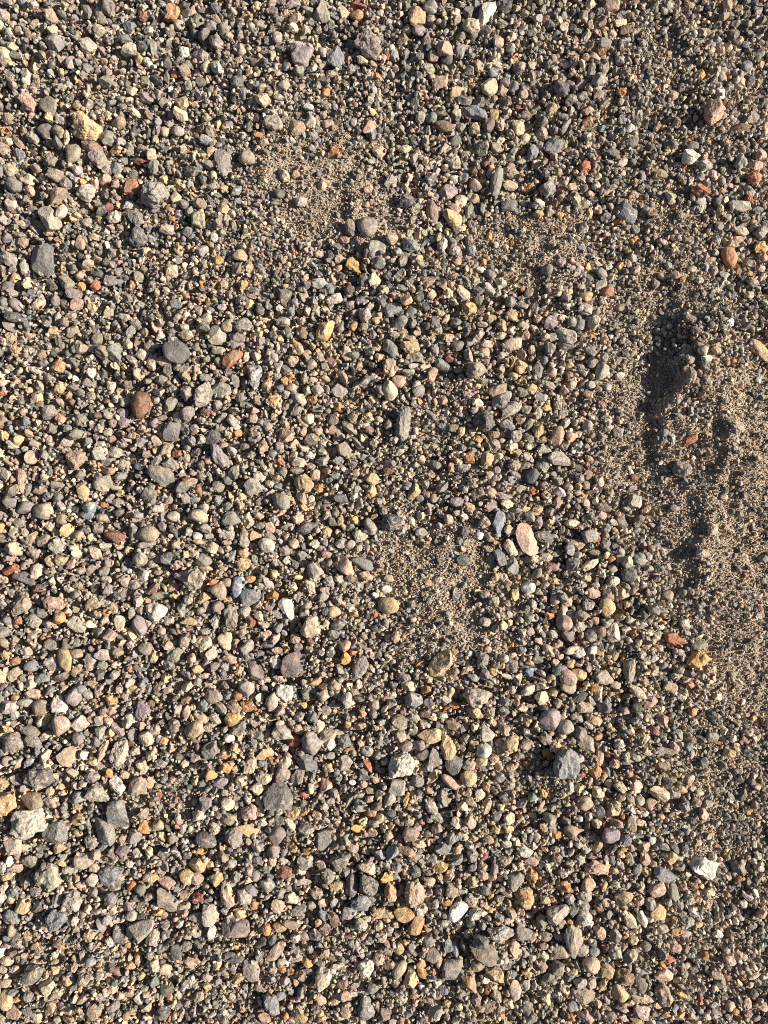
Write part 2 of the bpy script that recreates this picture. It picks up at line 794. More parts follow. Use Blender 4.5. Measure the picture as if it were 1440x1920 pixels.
120 895 60 55 0 t r
680 970 80 70 20 e o
635 1025 85 65 10 t o
845 1070 155 135 20 y l ; large khaki cobble with dark flecks P 765,1020 850,985 880,1020 920,1075 910,1120 840,1135 775,1100
920 1000 80 90 0 n l
1005 970 75 65 0 n a
955 1100 65 75 0 O l
1225 985 60 60 0 e r
1120 950 80 45 100 g o
1350 1030 130 100 10 y l
1345 1130 100 80 110 y l
1220 1160 60 65 0 w r
665 1205 150 130 30 g r ; large grey pebble with a rough base
735 1185 100 50 50 y o
890 1190 80 55 130 c o
835 1240 80 45 50 Y o
1010 1190 75 60 10 g l
260 1230 90 70 10 g o
85 1245 80 75 10 k r
370 1240 60 70 80 n a
20 1180 60 90 80 b r
1000 1250 90 60 0 m a
1360 880 80 60 20 b a
1280 870 60 55 0 g r
1225 860 80 50 150 c o
T 720 640
40 370 150 110 80 c o ; large smooth cream oval pebble
200 40 150 100 10 y l ; tan and ochre knobbly pebble
55 60 170 110 60 G a ; dark slate angular pebble P 0,-10 45,0 118,70 95,140 40,100 -5,80
45 190 150 100 95 t l ; gnarled tan pebble
110 295 110 90 40 n r
235 190 105 50 5 w o ; small white rice shaped pebble
310 190 80 60 10 c q
240 120 130 80 10 s a
435 180 140 90 40 b a ; blue grey triangular pebble
495 125 65 80 90 r r
555 35 100 85 10 g r
240 330 100 70 140 c o
270 370 110 80 150 e a
265 450 65 50 20 R a
145 420 80 50 70 b a
145 610 230 120 90 g l ; tall grey gnarled stone standing upright P 90,620 110,520 140,465 180,520 205,590 190,690 140,740 90,690
30 610 90 80 120 g a
445 445 70 60 150 n r
350 550 120 50 45 g a
705 465 90 70 10 w a ; white chip on a pale twig like pebble
845 355 165 85 165 t a ; brown and gold oblong pebble
885 435 170 110 155 G l ; large dark grey worn pebble
945 520 170 95 150 k l ; mottled grey elongated pebble below a darker one
755 600 150 165 90 d l ; rough black and grey lump
925 630 130 80 20 b a
1070 500 100 90 130 g a
1155 520 130 65 90 k o
1225 495 60 75 90 Y r ; small smooth amber pebble
1025 590 90 70 20 m a
1085 630 110 55 110 g o
1160 660 130 95 110 y l ; golden tan pebble with a dark notch
1300 725 190 90 100 t o ; long smooth tan bean shaped pebble P 1262,690 1285,640 1340,633 1352,680 1335,750 1300,820 1262,815 1243,770
1330 885 200 105 15 k a ; large pale grey oblong pebble P 1225,880 1255,835 1390,832 1432,910 1420,940 1330,940 1255,915
1205 815 110 70 10 k a
1190 740 80 50 160 m o
1085 720 100 80 40 e l
990 715 90 90 0 k l
1405 720 80 80 0 n r
1070 860 90 75 20 k a
1060 930 80 75 0 k a
1185 920 110 110 30 g a
1110 1010 110 120 80 D r ; smooth dark grey rounded pebble with a tapered top
975 925 100 80 20 p l
1000 1010 120 60 35 v a ; dark plum elongated pebble
770 885 115 110 10 y a ; rough brown and ochre block
640 870 110 80 80 O t ; orange brown cone shaped pebble
585 950 120 70 170 g l
505 940 90 55 110 O o
795 1010 85 60 40 c o
845 1020 100 60 150 k l
850 970 70 60 90 p o
825 780 100 90 30 s a
885 745 50 45 0 n r
700 730 75 60 30 O a
830 700 100 50 10 n a
955 785 100 70 170 c l
1005 840 70 50 100 y o
1085 790 60 50 10 c r
585 675 85 65 130 y o
520 650 100 75 160 m l
585 795 75 60 30 g a
375 925 110 80 10 e a
280 885 75 60 70 n r
30 970 80 50 5 u o
45 910 90 70 20 p a
165 1080 80 70 10 g a
230 1130 140 90 125 y q ; buff four sided pebble with sharp corners P 165,1165 235,1055 285,1095 280,1130 195,1215
440 1080 130 80 130 g a
345 1245 100 70 60 k t
380 1180 75 70 20 t r
670 1060 90 80 10 s l
800 1140 80 90 80 n r
1115 1120 65 80 90 R r ; small orange red round pebble
900 1160 130 60 10 k l
925 1215 120 90 10 c l
810 1240 100 100 80 t a
1325 1205 120 90 150 s a
1155 1255 90 70 10 Y a
1065 1260 80 60 10 y a
990 1265 90 50 10 k o
970 20 150 90 170 c o ; smooth pale oval pebble with green tinge
770 20 105 60 5 n o ; reddish brown round pebble in fine grit
890 110 95 65 10 k o
1035 195 100 110 110 y o ; golden smooth oval pebble
1040 105 90 70 20 n a
1110 70 90 60 60 k o
1235 50 110 100 60 g l
1195 135 70 75 0 b r
1155 230 90 140 0 g l
1255 230 80 75 0 n r
1390 190 85 70 20 y a
1105 355 85 80 30 y o
1035 375 90 85 20 g a
1180 425 110 70 15 k o
1240 330 110 60 20 k l
970 260 75 70 60 n r
755 300 80 50 10 k a
700 335 60 40 10 n o
630 405 70 55 10 n o
960 180 110 30 115 y o
1300 475 70 80 0 s l
640 1240 90 70 30 y a
270 1180 60 60 0 p a
1300 1045 90 70 30 g l
1385 1090 70 60 20 k r
1365 30 150 80 10 g l
T 1080 640
195 225 135 100 100 k o ; smooth mauve grey oval pebble at a hollow edge
1390 70 230 90 45 y o ; big buff rounded stone cut by the frame
865 250 145 80 95 t a ; tan cleft pebble at the hollow edge P 820,240 850,182 905,205 905,240 870,290 850,335 822,290
955 65 90 90 0 k r
980 120 90 60 10 w a
860 140 60 60 0 v r ; small purple pebble by a tan one
1050 60 80 60 40 c l
800 950 140 130 10 g l ; round grey crusty pebble in a sandy hollow
845 740 140 70 155 R l ; salmon crumbly fragment in sand
1200 640 110 60 30 k l ; pale grey nugget in sand
105 70 115 75 20 g l
25 125 55 75 90 n a
195 125 85 60 20 n a
25 200 60 80 90 g r
330 260 60 75 90 w o ; small cream white teardrop pebble
65 235 60 55 0 k t
60 315 90 60 140 p o
115 330 70 80 110 k o
90 400 60 80 100 y o
165 355 55 60 90 t o
240 345 60 55 0 k r
395 340 50 30 150 c o
85 630 80 80 0 k r ; round pale pebble with dark dots
120 575 60 40 40 w o
200 715 70 70 0 p l
315 680 85 75 30 v a
120 705 50 50 0 g r
95 745 50 40 10 Y o
670 690 65 60 20 b r ; small bright blue grey pebble in the dark hollow
730 730 80 40 80 w a
765 450 45 50 0 e r
1130 160 50 45 0 R r
1185 150 40 35 0 R o
1050 225 35 35 0 c r
990 250 45 50 90 n o
1370 285 50 55 20 w t
1225 400 60 35 160 y o
895 580 70 40 100 c o
955 1050 60 60 0 k a
180 1045 120 75 95 c l ; pale yellow green upright pebble
100 1000 70 75 0 m q
435 1025 70 55 20 u l
440 1195 125 110 20 k a ; pale grey star shaped pebble half buried
75 1080 70 60 40 p o
120 1130 90 30 170 u o
70 1210 100 60 60 n o
15 1140 70 50 10 k o
210 1245 130 70 10 g a
740 1250 90 60 5 g o
1245 50 100 30 85 w o
415 915 35 35 0 y r
415 980 45 30 10 w o
1125 1020 50 30 120 y o
1180 1090 35 20 110 Y o
1110 1165 50 60 90 k o
T 0 960
325 20 165 110 5 s r
105 265 135 110 165 c q ; chunky cream block with a dimpled face P 35,265 75,225 165,222 172,250 160,325 60,328 33,300
80 430 150 85 165 R a ; glossy orange red pebble beside a cream chip
25 510 60 75 90 c q
105 160 100 80 110 s o
25 200 80 100 90 d r
145 80 90 70 10 g r
275 430 130 100 120 c a ; cream pebble with a chipped edge
380 370 100 90 110 y o
180 500 160 85 15 d a ; blue black rough oblong pebble
95 355 130 50 8 n o
325 215 125 80 150 s o
240 190 110 80 130 t o
425 260 140 120 160 k l
420 155 90 75 20 c t
500 130 110 110 60 y a ; golden tan angular pebble
460 50 90 85 0 t r
370 105 90 80 20 n l
655 20 110 70 5 B r
870 190 175 100 5 r o ; dark red pitted oval pebble
1115 175 160 140 10 t o ; tan oval pebble half wrapped in a grey one
1110 240 150 45 170 g o
1005 150 110 70 100 g o
730 130 85 90 30 g a
770 50 110 80 30 e o
595 175 75 80 0 t r
710 290 130 80 60 c a ; cream boot shaped pebble P 665,230 700,218 725,270 785,290 730,345 680,320
900 260 60 45 10 c o
1055 255 60 40 20 y o
1330 320 110 85 10 d l
1330 240 100 75 30 t a
1050 360 110 110 50 e o ; pale olive smooth pebble
1130 325 60 60 0 e r
1195 345 80 70 140 p a
1330 395 80 65 160 n o
1075 470 80 105 0 k r ; upright oval pebble speckled green and white
935 515 100 75 115 t o ; brown tan bean shaped pebble
1010 545 75 90 80 k l
1190 450 80 50 10 t o
1140 575 130 70 140 m a
1205 630 160 60 175 g a
1255 470 55 55 0 c a
690 425 120 65 120 p a ; flat grey splinter among round stones
610 440 80 60 10 s r
740 415 45 50 0 n r
815 385 80 65 10 g r
540 390 90 55 140 n o
805 320 70 55 150 n o
365 445 70 60 10 e r
190 405 65 70 0 g r
255 310 100 90 30 s l
510 575 90 70 10 c l
810 580 100 80 100 v l
860 625 80 60 140 d a
285 580 120 80 5 M q ; dark plum brown flat slab
405 680 160 110 170 n l ; large pinkish tan rough pebble
700 685 120 85 175 t l ; tan pebble with fine layered lines
165 690 180 130 110 s l
245 820 130 110 10 e l ; mossy green grey pebble
325 755 100 90 20 g a
65 815 85 70 20 b r
30 680 80 70 10 k a
140 820 60 75 90 R l
15 900 90 150 90 g o
355 840 80 75 10 s r
255 925 110 80 150 t a
370 995 115 85 10 g o
565 850 150 100 50 k a ; pale grey square cornered pebble
720 775 80 70 20 k q
790 755 80 45 35 O t
860 720 90 80 60 n a
950 700 70 60 20 y a
895 840 140 85 95 c q ; bright cream lozenge shaped pebble P 862,790 900,768 935,800 925,870 895,908 852,895
1045 855 150 110 70 v o ; large mauve grey egg shaped pebble
995 925 100 85 50 c a ; smooth cream pebble with a pointed tip
1170 745 150 140 40 w l ; white knobbly pebble with pink tint
1320 625 90 60 160 y a
1270 815 85 75 20 p a
1365 730 130 70 90 k l
1420 820 60 140 90 y o
1385 965 115 95 80 s l ; pale pitted pebble
1260 1000 95 85 20 n l
1300 895 90 55 10 s a
1215 890 60 60 90 n o
1225 935 60 60 30 g a
1090 1020 110 100 20 g r
1160 1080 110 75 90 y l
1310 1060 130 100 110 e l
1265 1140 100 110 20 g l
485 1105 185 120 55 y o ; large pale tan smooth pebble P 425,1080 445,1030 490,1022 555,1090 550,1150 515,1200 430,1130
680 1130 140 90 100 k l ; greenish grey upright pebble
770 1070 110 85 20 k l
750 975 85 60 170 Y a
890 1050 100 70 10 s o
510 985 85 80 20 d a
575 980 70 70 0 b r
115 1115 80 70 20 R r ; small vivid orange rounded pebble
45 1070 80 90 10 y l
200 1050 80 85 100 n a ; dusky pink pebble below a peach one
255 1000 90 60 30 n t
235 1160 115 90 150 b o ; bluish grey smooth pebble
105 1220 130 100 120 t l
140 1030 90 60 60 k a
460 1240 140 80 150 d a
570 1190 110 60 130 t o
765 1150 90 60 5 e o
645 1210 80 45 20 c o
870 1150 80 60 150 c o
990 1090 110 50 160 p o
1070 1170 90 55 10 b a
1010 1160 60 50 0 d r
640 970 70 50 110 e o
1410 480 80 200 90 k l
790 500 90 55 10 t o
1410 660 70 70 0 p r
1300 30 100 80 10 k r
1200 220 60 45 0 n a
1410 320 60 90 90 y a
T 360 960
290 60 150 120 25 g a ; large smooth grey angular pebble P 210,60 255,0 320,0 362,60 355,120 285,118 215,85
45 35 150 100 10 G o
420 65 90 130 0 c l
180 65 110 60 95 n o
270 160 120 90 10 k l
100 130 100 80 30 e a
475 180 110 95 40 y t ; ochre pebble with a ring mark
395 195 150 80 95 p o
40 185 75 65 0 w r
135 180 80 50 5 k q
145 265 100 85 20 c a ; cream pebble with a shiny face
260 230 80 40 5 c a
50 225 90 50 20 y o
20 315 60 80 90 c o
555 250 125 110 10 k r ; round grey white pebble with pink specks
585 110 100 70 80 n q ; salmon pink rectangular pebble
580 180 110 50 25 g o
710 105 105 65 170 s o
845 125 150 110 145 d a ; dark brown grey angular pebble on coarse gravel
765 235 80 80 0 n r
700 290 105 80 160 p a
715 360 70 55 130 w o ; small white oval pebble
820 325 90 90 10 g l
925 245 75 105 90 c l
995 225 70 50 90 p o
1005 150 85 80 20 y l
1215 65 90 75 10 Y l ; bright amber crumbly pebble
1110 240 110 80 140 k a
1180 245 75 90 80 k o
1260 180 110 90 20 k l
1245 275 80 55 150 k o
1140 400 150 105 50 n o ; pinkish grey pebble beside a dark lens shaped one
1275 385 190 90 25 G o ; dark grey lens shaped pebble P 1185,345 1250,333 1340,370 1370,415 1345,445 1290,430 1205,385
1295 480 130 85 20 n l ; pinkish brown crusty pebble
930 445 150 115 80 k a ; large grey faceted pebble
885 555 140 80 55 c l ; pale knobbly bone shaped pebble
1110 500 95 75 50 k a
1010 320 80 50 10 n o
90 370 120 100 30 g o
100 420 110 55 15 n o
300 330 110 60 130 b o
390 305 90 80 130 y o
385 395 110 100 10 y l ; tan pebble with an orange top
470 360 95 50 80 g o
220 290 80 50 70 n o
270 280 60 55 0 g r
240 415 70 55 10 n q
205 465 85 60 10 s o
30 520 150 180 120 s l ; very large rough sandy green cobble P -60,480 -10,420 45,430 105,460 115,490 80,545 20,600 -45,620 -70,560
200 595 135 115 40 s r ; sandy round pebble under a small red one
165 530 90 55 10 O o
260 525 80 65 10 t r
90 640 110 75 150 y t
350 560 170 100 105 B o ; blue pebble with a white patch P 310,490 350,478 400,490 395,560 370,610 320,650 298,590
430 630 160 100 140 b a ; blue grey block with sharp edges P 345,650 420,575 470,560 505,600 500,645 400,705 355,700
600 630 110 80 170 O a ; orange brown gleaming pebble
575 540 120 70 60 k a
440 500 60 75 80 O o
620 465 75 70 0 y r
755 565 75 75 0 c l
805 625 60 60 140 g o
705 690 140 110 60 w a ; bright white jagged pebble P 642,700 690,650 745,628 755,700 765,780 735,800 690,745
860 695 100 70 5 k a ; pale green angular pebble
650 770 110 60 30 g o
700 805 70 50 10 c o
850 765 85 60 150 s o
885 855 150 150 60 c t ; large cream triangular pebble P 800,855 870,795 945,785 955,860 930,945 870,935 820,900
1065 755 105 95 10 y r ; round pale yellow pebble above an olive one
1090 845 120 85 5 e o ; yellow olive smooth oval pebble
1000 850 80 50 120 c o
925 740 90 50 100 p a
500 780 100 60 50 c o
440 810 110 90 70 r a ; dark red block under a pale yellow one
545 845 80 70 40 k a
560 790 100 40 45 t o
295 780 190 110 95 s l ; tall sandy grey gnarled pebble
175 830 120 80 100 k l
400 745 95 85 10 k r
195 715 90 95 10 p r
40 820 100 70 20 p o
70 740 70 55 10 p r
490 695 80 70 140 t a
580 710 70 65 30 n r
265 660 80 60 20 y a
645 870 70 75 0 b r
555 915 90 70 170 n a
85 980 130 130 20 c l ; large rounded cream pebble with a grey side
245 970 110 140 0 c o ; large cream upright pebble with flat side P 190,935 240,900 295,910 302,980 285,1040 240,1025 200,985
370 905 80 60 150 n a
565 995 100 85 20 g a
770 955 95 75 20 n l
885 965 80 80 30 M l
705 1020 80 45 100 Y o
640 1045 80 70 10 n l
1150 1005 95 95 10 n r
1155 1100 95 75 120 Y o ; golden orange smooth pebble
1215 1050 60 65 0 O r
770 1150 220 200 20 P q ; very large dark purple grey slab P 672,1130 700,1080 800,1035 830,1085 882,1145 855,1235 700,1235 665,1190
632 1135 90 85 0 w r ; bright white round pebble
480 1190 170 120 80 P a ; dark maroon grey angular pebble
1260 1180 180 130 120 g a ; large mottled blue grey pebble P 1200,1180 1235,1120 1290,1082 1330,1140 1300,1210 1270,1265 1200,1255
290 1105 120 85 40 n l ; salmon pink irregular pebble
410 1080 100 80 20 p l
505 1070 80 60 160 g a
360 1180 100 60 110 t a
105 1140 75 75 0 d r
40 1175 100 60 5 y a
245 1160 80 60 20 k l
110 1230 90 50 10 n o
1060 920 90 70 20 g l
1090 660 90 90 20 g l
1035 1150 60 50 10 O a
930 1110 60 70 60 k a
1210 760 80 60 10 y a
1375 625 60 60 0 w t ; tiny white star shaped pebble
1180 700 90 50 10 k a
660 1250 110 60 10 c l
1080 1 60 60 0 e r
500 30 80 60 10 n l
800 40 110 80 150 n l
510 100 60 70 80 g o
T 720 960
1085 200 230 145 62 n q ; very large smooth peach pink flat pebble P 988,150 1010,95 1045,78 1090,90 1130,160 1185,270 1165,310 1110,330 1045,295 1000,225
1210 185 150 110 30 d l ; dark speckled pebble beside a peach slab
860 95 200 85 80 B a ; blue grey spear shaped stone P 800,60 840,-5 885,10 910,100 885,190 870,205 840,120
745 75 100 110 90 t l ; tan pitted pebble near a blue spear
945 265 150 80 65 c l ; cream mottled oblong pebble
870 330 150 80 70 b a
970 400 130 110 60 b a
590 365 110 80 20 d a
275 150 100 90 40 e a
945 135 85 85 0 c a
720 180 70 60 0 w r
605 145 80 70 130 d l
945 40 110 80 20 d a
1155 80 100 70 110 p o
1250 70 70 55 10 y o
1295 50 60 60 0 b o
1410 90 80 110 90 c o
1335 150 110 45 95 s o
1215 335 100 60 10 c l
1425 230 60 100 90 t o
485 55 80 70 40 n o
595 35 70 60 0 w l
380 40 40 50 90 R r
620 225 70 40 150 k o
565 220 60 50 110 g o
590 275 60 50 10 t a
790 190 80 60 60 t o
780 275 80 50 20 t a
35 500 60 75 90 y o ; small smooth lemon shaped pebble
20 580 60 90 110 w o
50 700 130 130 20 y o ; buff oval pebble with dark base P -45,700 -30,650 40,635 90,660 118,720 100,755 20,760 -30,740
420 1145 220 140 125 y a ; large golden brown cone shaped pebble casting a long shadow P 330,1170 360,1110 430,1055 495,1045 512,1085 510,1160 480,1220 420,1250 345,1215
535 605 120 50 85 d q ; dark slate sliver standing upright in grit
915 525 90 70 40 y a
985 625 100 80 75 y a
1080 565 110 100 10 w r ; round white grey pebble
1115 690 90 70 80 k l
755 825 70 85 90 w o ; pale rounded pebble in sandy grit
1240 780 90 60 10 O t
1225 845 60 60 0 y a
1380 670 95 60 115 y o
1350 730 70 55 10 k r
1350 830 125 115 20 s r ; round pinkish tan pebble
1385 925 120 100 10 p o
1260 915 70 85 100 k o
1035 905 75 75 30 k l
1235 1040 130 85 60 c o ; upright cream oval pebble
1305 1005 85 80 30 n a
1320 1080 60 55 0 n r
1410 1040 85 130 80 c o
1410 1140 80 70 10 y a
1310 1185 125 80 170 b a ; dark blue grey lens shaped pebble P 1245,1180 1300,1155 1345,1145 1378,1170 1320,1225 1250,1215
1385 1240 140 110 20 n r
1095 1200 70 80 60 B a
1175 1215 100 60 40 d a
895 1100 75 80 0 c r ; round white cream pebble
970 1080 65 55 0 c a
885 1155 60 50 0 y a
965 1150 90 110 20 p l
740 1110 90 110 10 g l
1095 1140 75 50 30 n a
1285 1125 65 50 10 n r
825 1200 80 70 20 y l
620 1195 110 70 150 n l
150 1240 130 90 10 v l
675 1240 80 60 10 k o
535 1200 60 60 0 p r
530 1250 60 60 0 p a
85 940 100 80 100 t l
765 965 60 60 0 k l
780 1035 50 60 90 n a
210 890 50 35 150 c q
205 1000 50 60 90 s a
340 665 45 45 0 k q
700 595 50 60 70 c t
750 620 60 80 90 p l
830 670 80 80 20 k l
600 550 50 50 0 g r
335 530 55 50 0 n q
720 695 45 80 90 c a
1210 550 70 60 20 k r
1285 520 80 50 10 y o
1100 800 100 80 30 k o
1155 965 50 60 100 c o
1040 980 50 60 100 k o
1110 1050 45 45 0 w r
1275 740 60 50 0 n l
1140 10 100 30 0 y a
410 510 60 50 10 c a
915 690 80 70 10 m l
T 1080 960
730 955 155 100 15 R l ; vivid orange red dimpled oval pebble
925 1105 155 140 30 Y l ; large golden orange rough rounded pebble
240 720 150 130 80 y o ; large pale tan smooth oblong pebble P 172,700 190,650 240,645 300,700 310,760 285,795 215,790 180,745
280 910 150 100 90 c l ; pale knobbly egg shaped pebble
165 895 115 110 10 m r ; dusky brown round pebble
205 1235 160 110 10 s l ; large rounded sandy grey pebble near a brown one
400 1180 190 90 95 s l
110 395 150 75 150 c l ; long rough cream pebble
105 175 100 140 100 v o ; dark plum boulder shaped pebble
155 200 80 70 130 R a ; brick orange angular pebble
30 245 90 100 30 y a
45 105 65 60 0 e r
115 30 100 55 60 g l
300 145 75 60 30 y a
280 85 80 60 20 c a
190 25 80 60 20 n o
320 20 50 50 0 O o
485 355 110 75 20 b a
370 140 60 60 0 n a
625 430 85 75 20 k a
545 430 70 80 120 b a
690 410 60 70 90 k a
605 495 60 65 80 m a
275 525 95 95 20 k l
195 460 70 75 30 c l ; blocky cream pebble with a ragged edge
270 425 65 65 0 g r
75 490 80 60 20 y o
60 550 75 60 10 k a
155 550 65 50 10 k o
125 610 110 80 30 n l
90 700 95 90 10 k l
45 780 95 75 20 s o
230 325 60 60 0 y r
268 355 45 60 60 O l ; small orange pebble beside a pale tan one
145 815 70 60 20 n l
30 860 90 85 10 k l
325 790 90 60 150 k l
405 810 80 60 20 k l
500 850 80 60 10 w a
645 860 60 50 20 w a
620 810 50 45 0 y r
555 905 55 50 0 c r
615 925 65 100 90 g a
500 670 50 50 0 c r
570 590 80 55 20 k l
690 620 85 75 20 t r ; small tan pebble with a red tip
660 745 80 40 10 b a
665 785 70 45 10 n a
815 830 110 90 40 k a ; pale faceted pebble half buried in grit
1025 130 80 70 100 c l
940 310 80 80 30 k l
920 1000 130 70 175 g r
125 1040 70 80 80 w r
175 1055 35 70 90 Y o ; thin bright yellow pebble
110 1095 110 80 40 g a ; curved dark grey pebble
30 1050 90 120 80 w l
75 975 60 60 20 n r
45 930 60 60 0 n o
120 930 110 90 50 g a
300 1195 80 60 10 y o
20 1220 90 120 90 y o
20 1140 60 50 0 y r
585 1100 80 60 170 w a
540 1100 70 40 160 k o
495 1070 70 50 150 k o
620 1020 80 60 30 n l
595 1190 90 60 140 k a
655 1150 70 60 0 g r
780 1190 60 70 60 e r
440 910 60 60 10 O l
320 975 70 60 30 g a
405 960 60 60 0 k a
470 975 60 50 110 c l
1165 630 45 30 0 w o
1380 710 35 50 120 R a
1280 365 50 35 10 w a
260 1010 60 60 0 g o
290 1080 90 50 110 t o
265 630 40 45 60 O o
410 1 30 30 0 k a
1290 780 50 60 90 c l
800 600 60 60 20 e r
1405 350 80 60 10 g o
785 1050 60 50 0 k o
460 500 60 60 0 k a
510 510 45 60 90 c o
385 560 60 60 10 g a
T 0 1280
440 160 150 120 0 w q ; large bright white angular chip P 358,150 375,118 450,95 470,145 512,185 490,212 385,220 362,190
455 320 145 150 0 n r ; round pinkish brown pitted pebble
300 185 130 125 20 m r
550 110 120 150 20 v r
590 50 110 100 10 b r
515 550 190 150 170 t q ; large flat tan pebble with squared corners P 425,545 490,490 585,470 600,560 610,600 520,630 455,605
885 520 230 150 110 k l ; very large dusty grey angular pebble P 870,450 940,400 960,450 965,550 925,600 850,630 815,560
880 990 230 170 75 G a ; large dark grey cracked pebble leaning on a mottled one P 785,960 830,910 900,878 945,910 970,980 965,1060 900,1105 840,1080 800,1020
785 1100 230 130 55 g o ; large mottled grey oval pebble P 697,1030 760,990 800,1020 850,1110 872,1180 835,1212 760,1190 715,1110
430 1120 190 170 150 g q ; blocky grey speckled pebble P 330,1110 400,1050 500,1028 522,1090 510,1170 400,1215 340,1200
215 1060 280 210 20 k l ; very large pale crystalline cobble P 70,1045 130,975 300,940 330,1010 362,1060 310,1110 270,1110 240,1180 130,1150
60 900 190 170 130 y l ; large orange tan rough pebble at the photo edge P -60,850 60,815 140,830 120,910 70,970 0,1000 -60,980
240 880 200 130 5 m o ; large brownish mottled oval pebble
105 1210 150 130 20 n a ; pale pinkish white pebble by a crystalline cobble
290 710 220 190 20 d l ; very large dark craggy cobble
90 450 160 140 150 g l
70 180 120 140 100 k l
235 360 150 85 10 e o
110 245 90 65 10 w a
240 75 130 80 20 n a ; pinkish angular pebble
45 75 60 60 0 k r
115 115 60 50 10 O o
90 310 60 70 90 g r
325 275 110 110 20 c a
240 450 140 100 30 g l
290 510 80 90 0 b o
340 600 130 90 30 c l
130 610 120 70 130 n o
55 590 80 80 0 p r
30 750 95 110 0 y l ; peach yellow rough pebble at the photo edge
120 740 100 80 60 p a
170 795 85 60 160 k o
375 820 75 65 90 y o
390 900 130 100 20 s l
375 1000 70 55 10 w o ; small glassy white oval pebble
580 1025 130 90 150 y a
600 300 120 120 120 k a ; grey white block with sharp edges
745 60 120 75 110 n l
835 125 110 90 10 O l ; orange mottled rounded pebble
995 45 50 65 90 Y r ; small golden round pebble
845 210 110 80 120 t a
930 95 80 60 10 s o
690 260 90 60 110 n o
740 290 80 70 90 k q
815 380 80 75 20 y t
590 415 110 90 60 p o
715 440 75 85 0 e r
775 510 180 70 115 n o
960 280 140 85 105 k o ; rounded grey white pebble with dark veins
1060 210 150 110 100 v l ; rough mauve grey pebble
885 350 130 70 50 p a
990 390 85 85 0 v l
1100 415 120 110 40 c l ; cream pebble with a notched rim
985 460 70 50 20 M a ; small maroon chip
1235 440 70 55 20 Y a
1160 350 110 90 140 n l
1395 220 115 65 95 n o ; tan pink upright pebble
1140 530 120 90 110 c l
1215 600 100 90 10 g a
1060 620 120 90 30 c l
900 770 150 110 60 w l ; white rough pebble with black specks P 820,710 870,700 940,760 950,810 905,860 860,830 830,770
735 840 180 120 15 k l ; pale blue grey crumbly pebble
695 710 120 90 10 p l
675 665 75 45 175 w o
690 600 110 80 160 y a
1030 780 150 130 110 p l
1180 1070 105 90 20 t r ; round khaki tan pebble
1210 1160 95 70 60 Y a ; bright golden angular chip
1300 1175 85 80 10 p r
1390 1185 65 50 10 w a
930 690 80 60 20 n l
1125 750 90 70 90 y l
1070 660 60 50 0 y a
1200 840 60 50 60 r l
1155 875 80 60 10 M r
450 1230 120 80 160 t o
320 1245 110 80 20 d a
590 930 90 60 160 y a
1420 355 80 140 0 t o
650 90 80 90 10 g l
690 10 70 90 90 y o
1190 45 110 80 110 m l
1120 50 80 100 10 g l
430 990 50 60 90 O a
200 1240 90 60 20 c l
620 540 80 90 60 w l
20 1070 50 90 90 g o
60 360 80 60 10 y a
340 400 90 60 150 c l
530 240 90 70 10 b a
460 780 60 60 20 y a
1010 510 75 90 100 k l
T 360 1280
870 600 170 140 10 G t ; grey pebble with a fan shape below a plum pebble P 782,540 800,525 940,555 938,610 925,675 880,655 820,640
910 460 190 150 60 p r ; large knobbly plum grey pebble P 825,420 850,372 910,372 950,425 990,440 990,520 930,557 850,540 825,480
640 840 240 180 10 d a ; very large charcoal triangular pebble P 532,850 600,770 650,735 720,790 755,860 760,920 680,945 560,930
1330 630 130 75 50 R a ; deep red angular pebble P 1272,562 1330,570 1388,635 1380,690 1345,698 1300,660
770 440 105 85 10 R l ; dark red crumbly pebble beside a plum one
985 1190 170 120 100 G a ; dark blue grey tall pebble P 925,1150 980,1115 1038,1120 1042,1190 1010,1270 960,1260 918,1200
420 1105 190 80 170 y a ; long flat tan arrow shaped pebble P 322,1080 440,1068 515,1062 505,1110 455,1165 400,1130
605 150 160 95 100 k o ; grey green pear shaped pebble P 550,150 575,90 620,70 648,120 640,180 610,235 575,210
700 70 140 120 40 w l ; dusty cream knobbly pebble
155 100 140 110 10 g o ; speckled greenish oval pebble
410 40 120 120 20 k r ; large pale rough round pebble
300 275 125 110 10 Y a ; bright ochre chunky pebble P 238,280 270,225 345,218 365,265 350,320 300,332 250,320
310 175 130 75 30 n a ; smooth pale lilac pink pebble
415 175 90 120 110 O l ; bright orange knobbly pebble
345 95 85 80 20 O r
485 205 40 65 90 O o
85 175 110 80 140 b o
215 200 110 80 50 s a
65 260 120 80 35 n r ; pinkish round pebble
175 275 110 60 45 k o
30 355 150 120 120 y r ; large pinkish yellow sunlit pebble
130 510 180 110 130 g l
245 545 90 65 10 Y q ; bright orange cylinder shaped pebble
550 530 160 90 150 y t ; pale yellow flat wedge P 470,580 540,490 590,490 620,545 560,578
435 625 100 140 0 c l ; bulky cream pebble
370 745 100 110 0 c t ; two lobed cream pebble
540 720 130 85 15 c o ; smooth pale oval pebble with lines
500 800 110 100 30 c a
525 620 80 80 100 b a
595 585 60 90 110 O a
700 600 110 90 130 c o
680 690 110 130 30 p l
680 380 180 130 20 k l
660 310 75 65 10 c r
460 450 80 60 30 g l
280 420 80 80 20 w r
345 350 150 90 150 g l
145 690 80 95 90 Y r ; bright yellow cream round pebble
210 750 75 120 80 v o
330 650 60 60 40 n a
265 910 105 100 0 c r ; round cream pebble
425 975 130 110 10 n l ; pinkish cream crystalline pebble
520 965 70 80 10 c a
200 990 65 80 90 t o
285 1030 130 90 20 s a
175 1110 80 95 100 c l
105 1180 160 110 15 P r ; dark plum speckled pebble
305 1160 150 130 30 p l
500 1230 130 100 10 k l
640 1150 120 130 60 p o ; smooth pinkish grey pebble
585 1115 50 90 110 b o
640 1040 100 90 20 d l
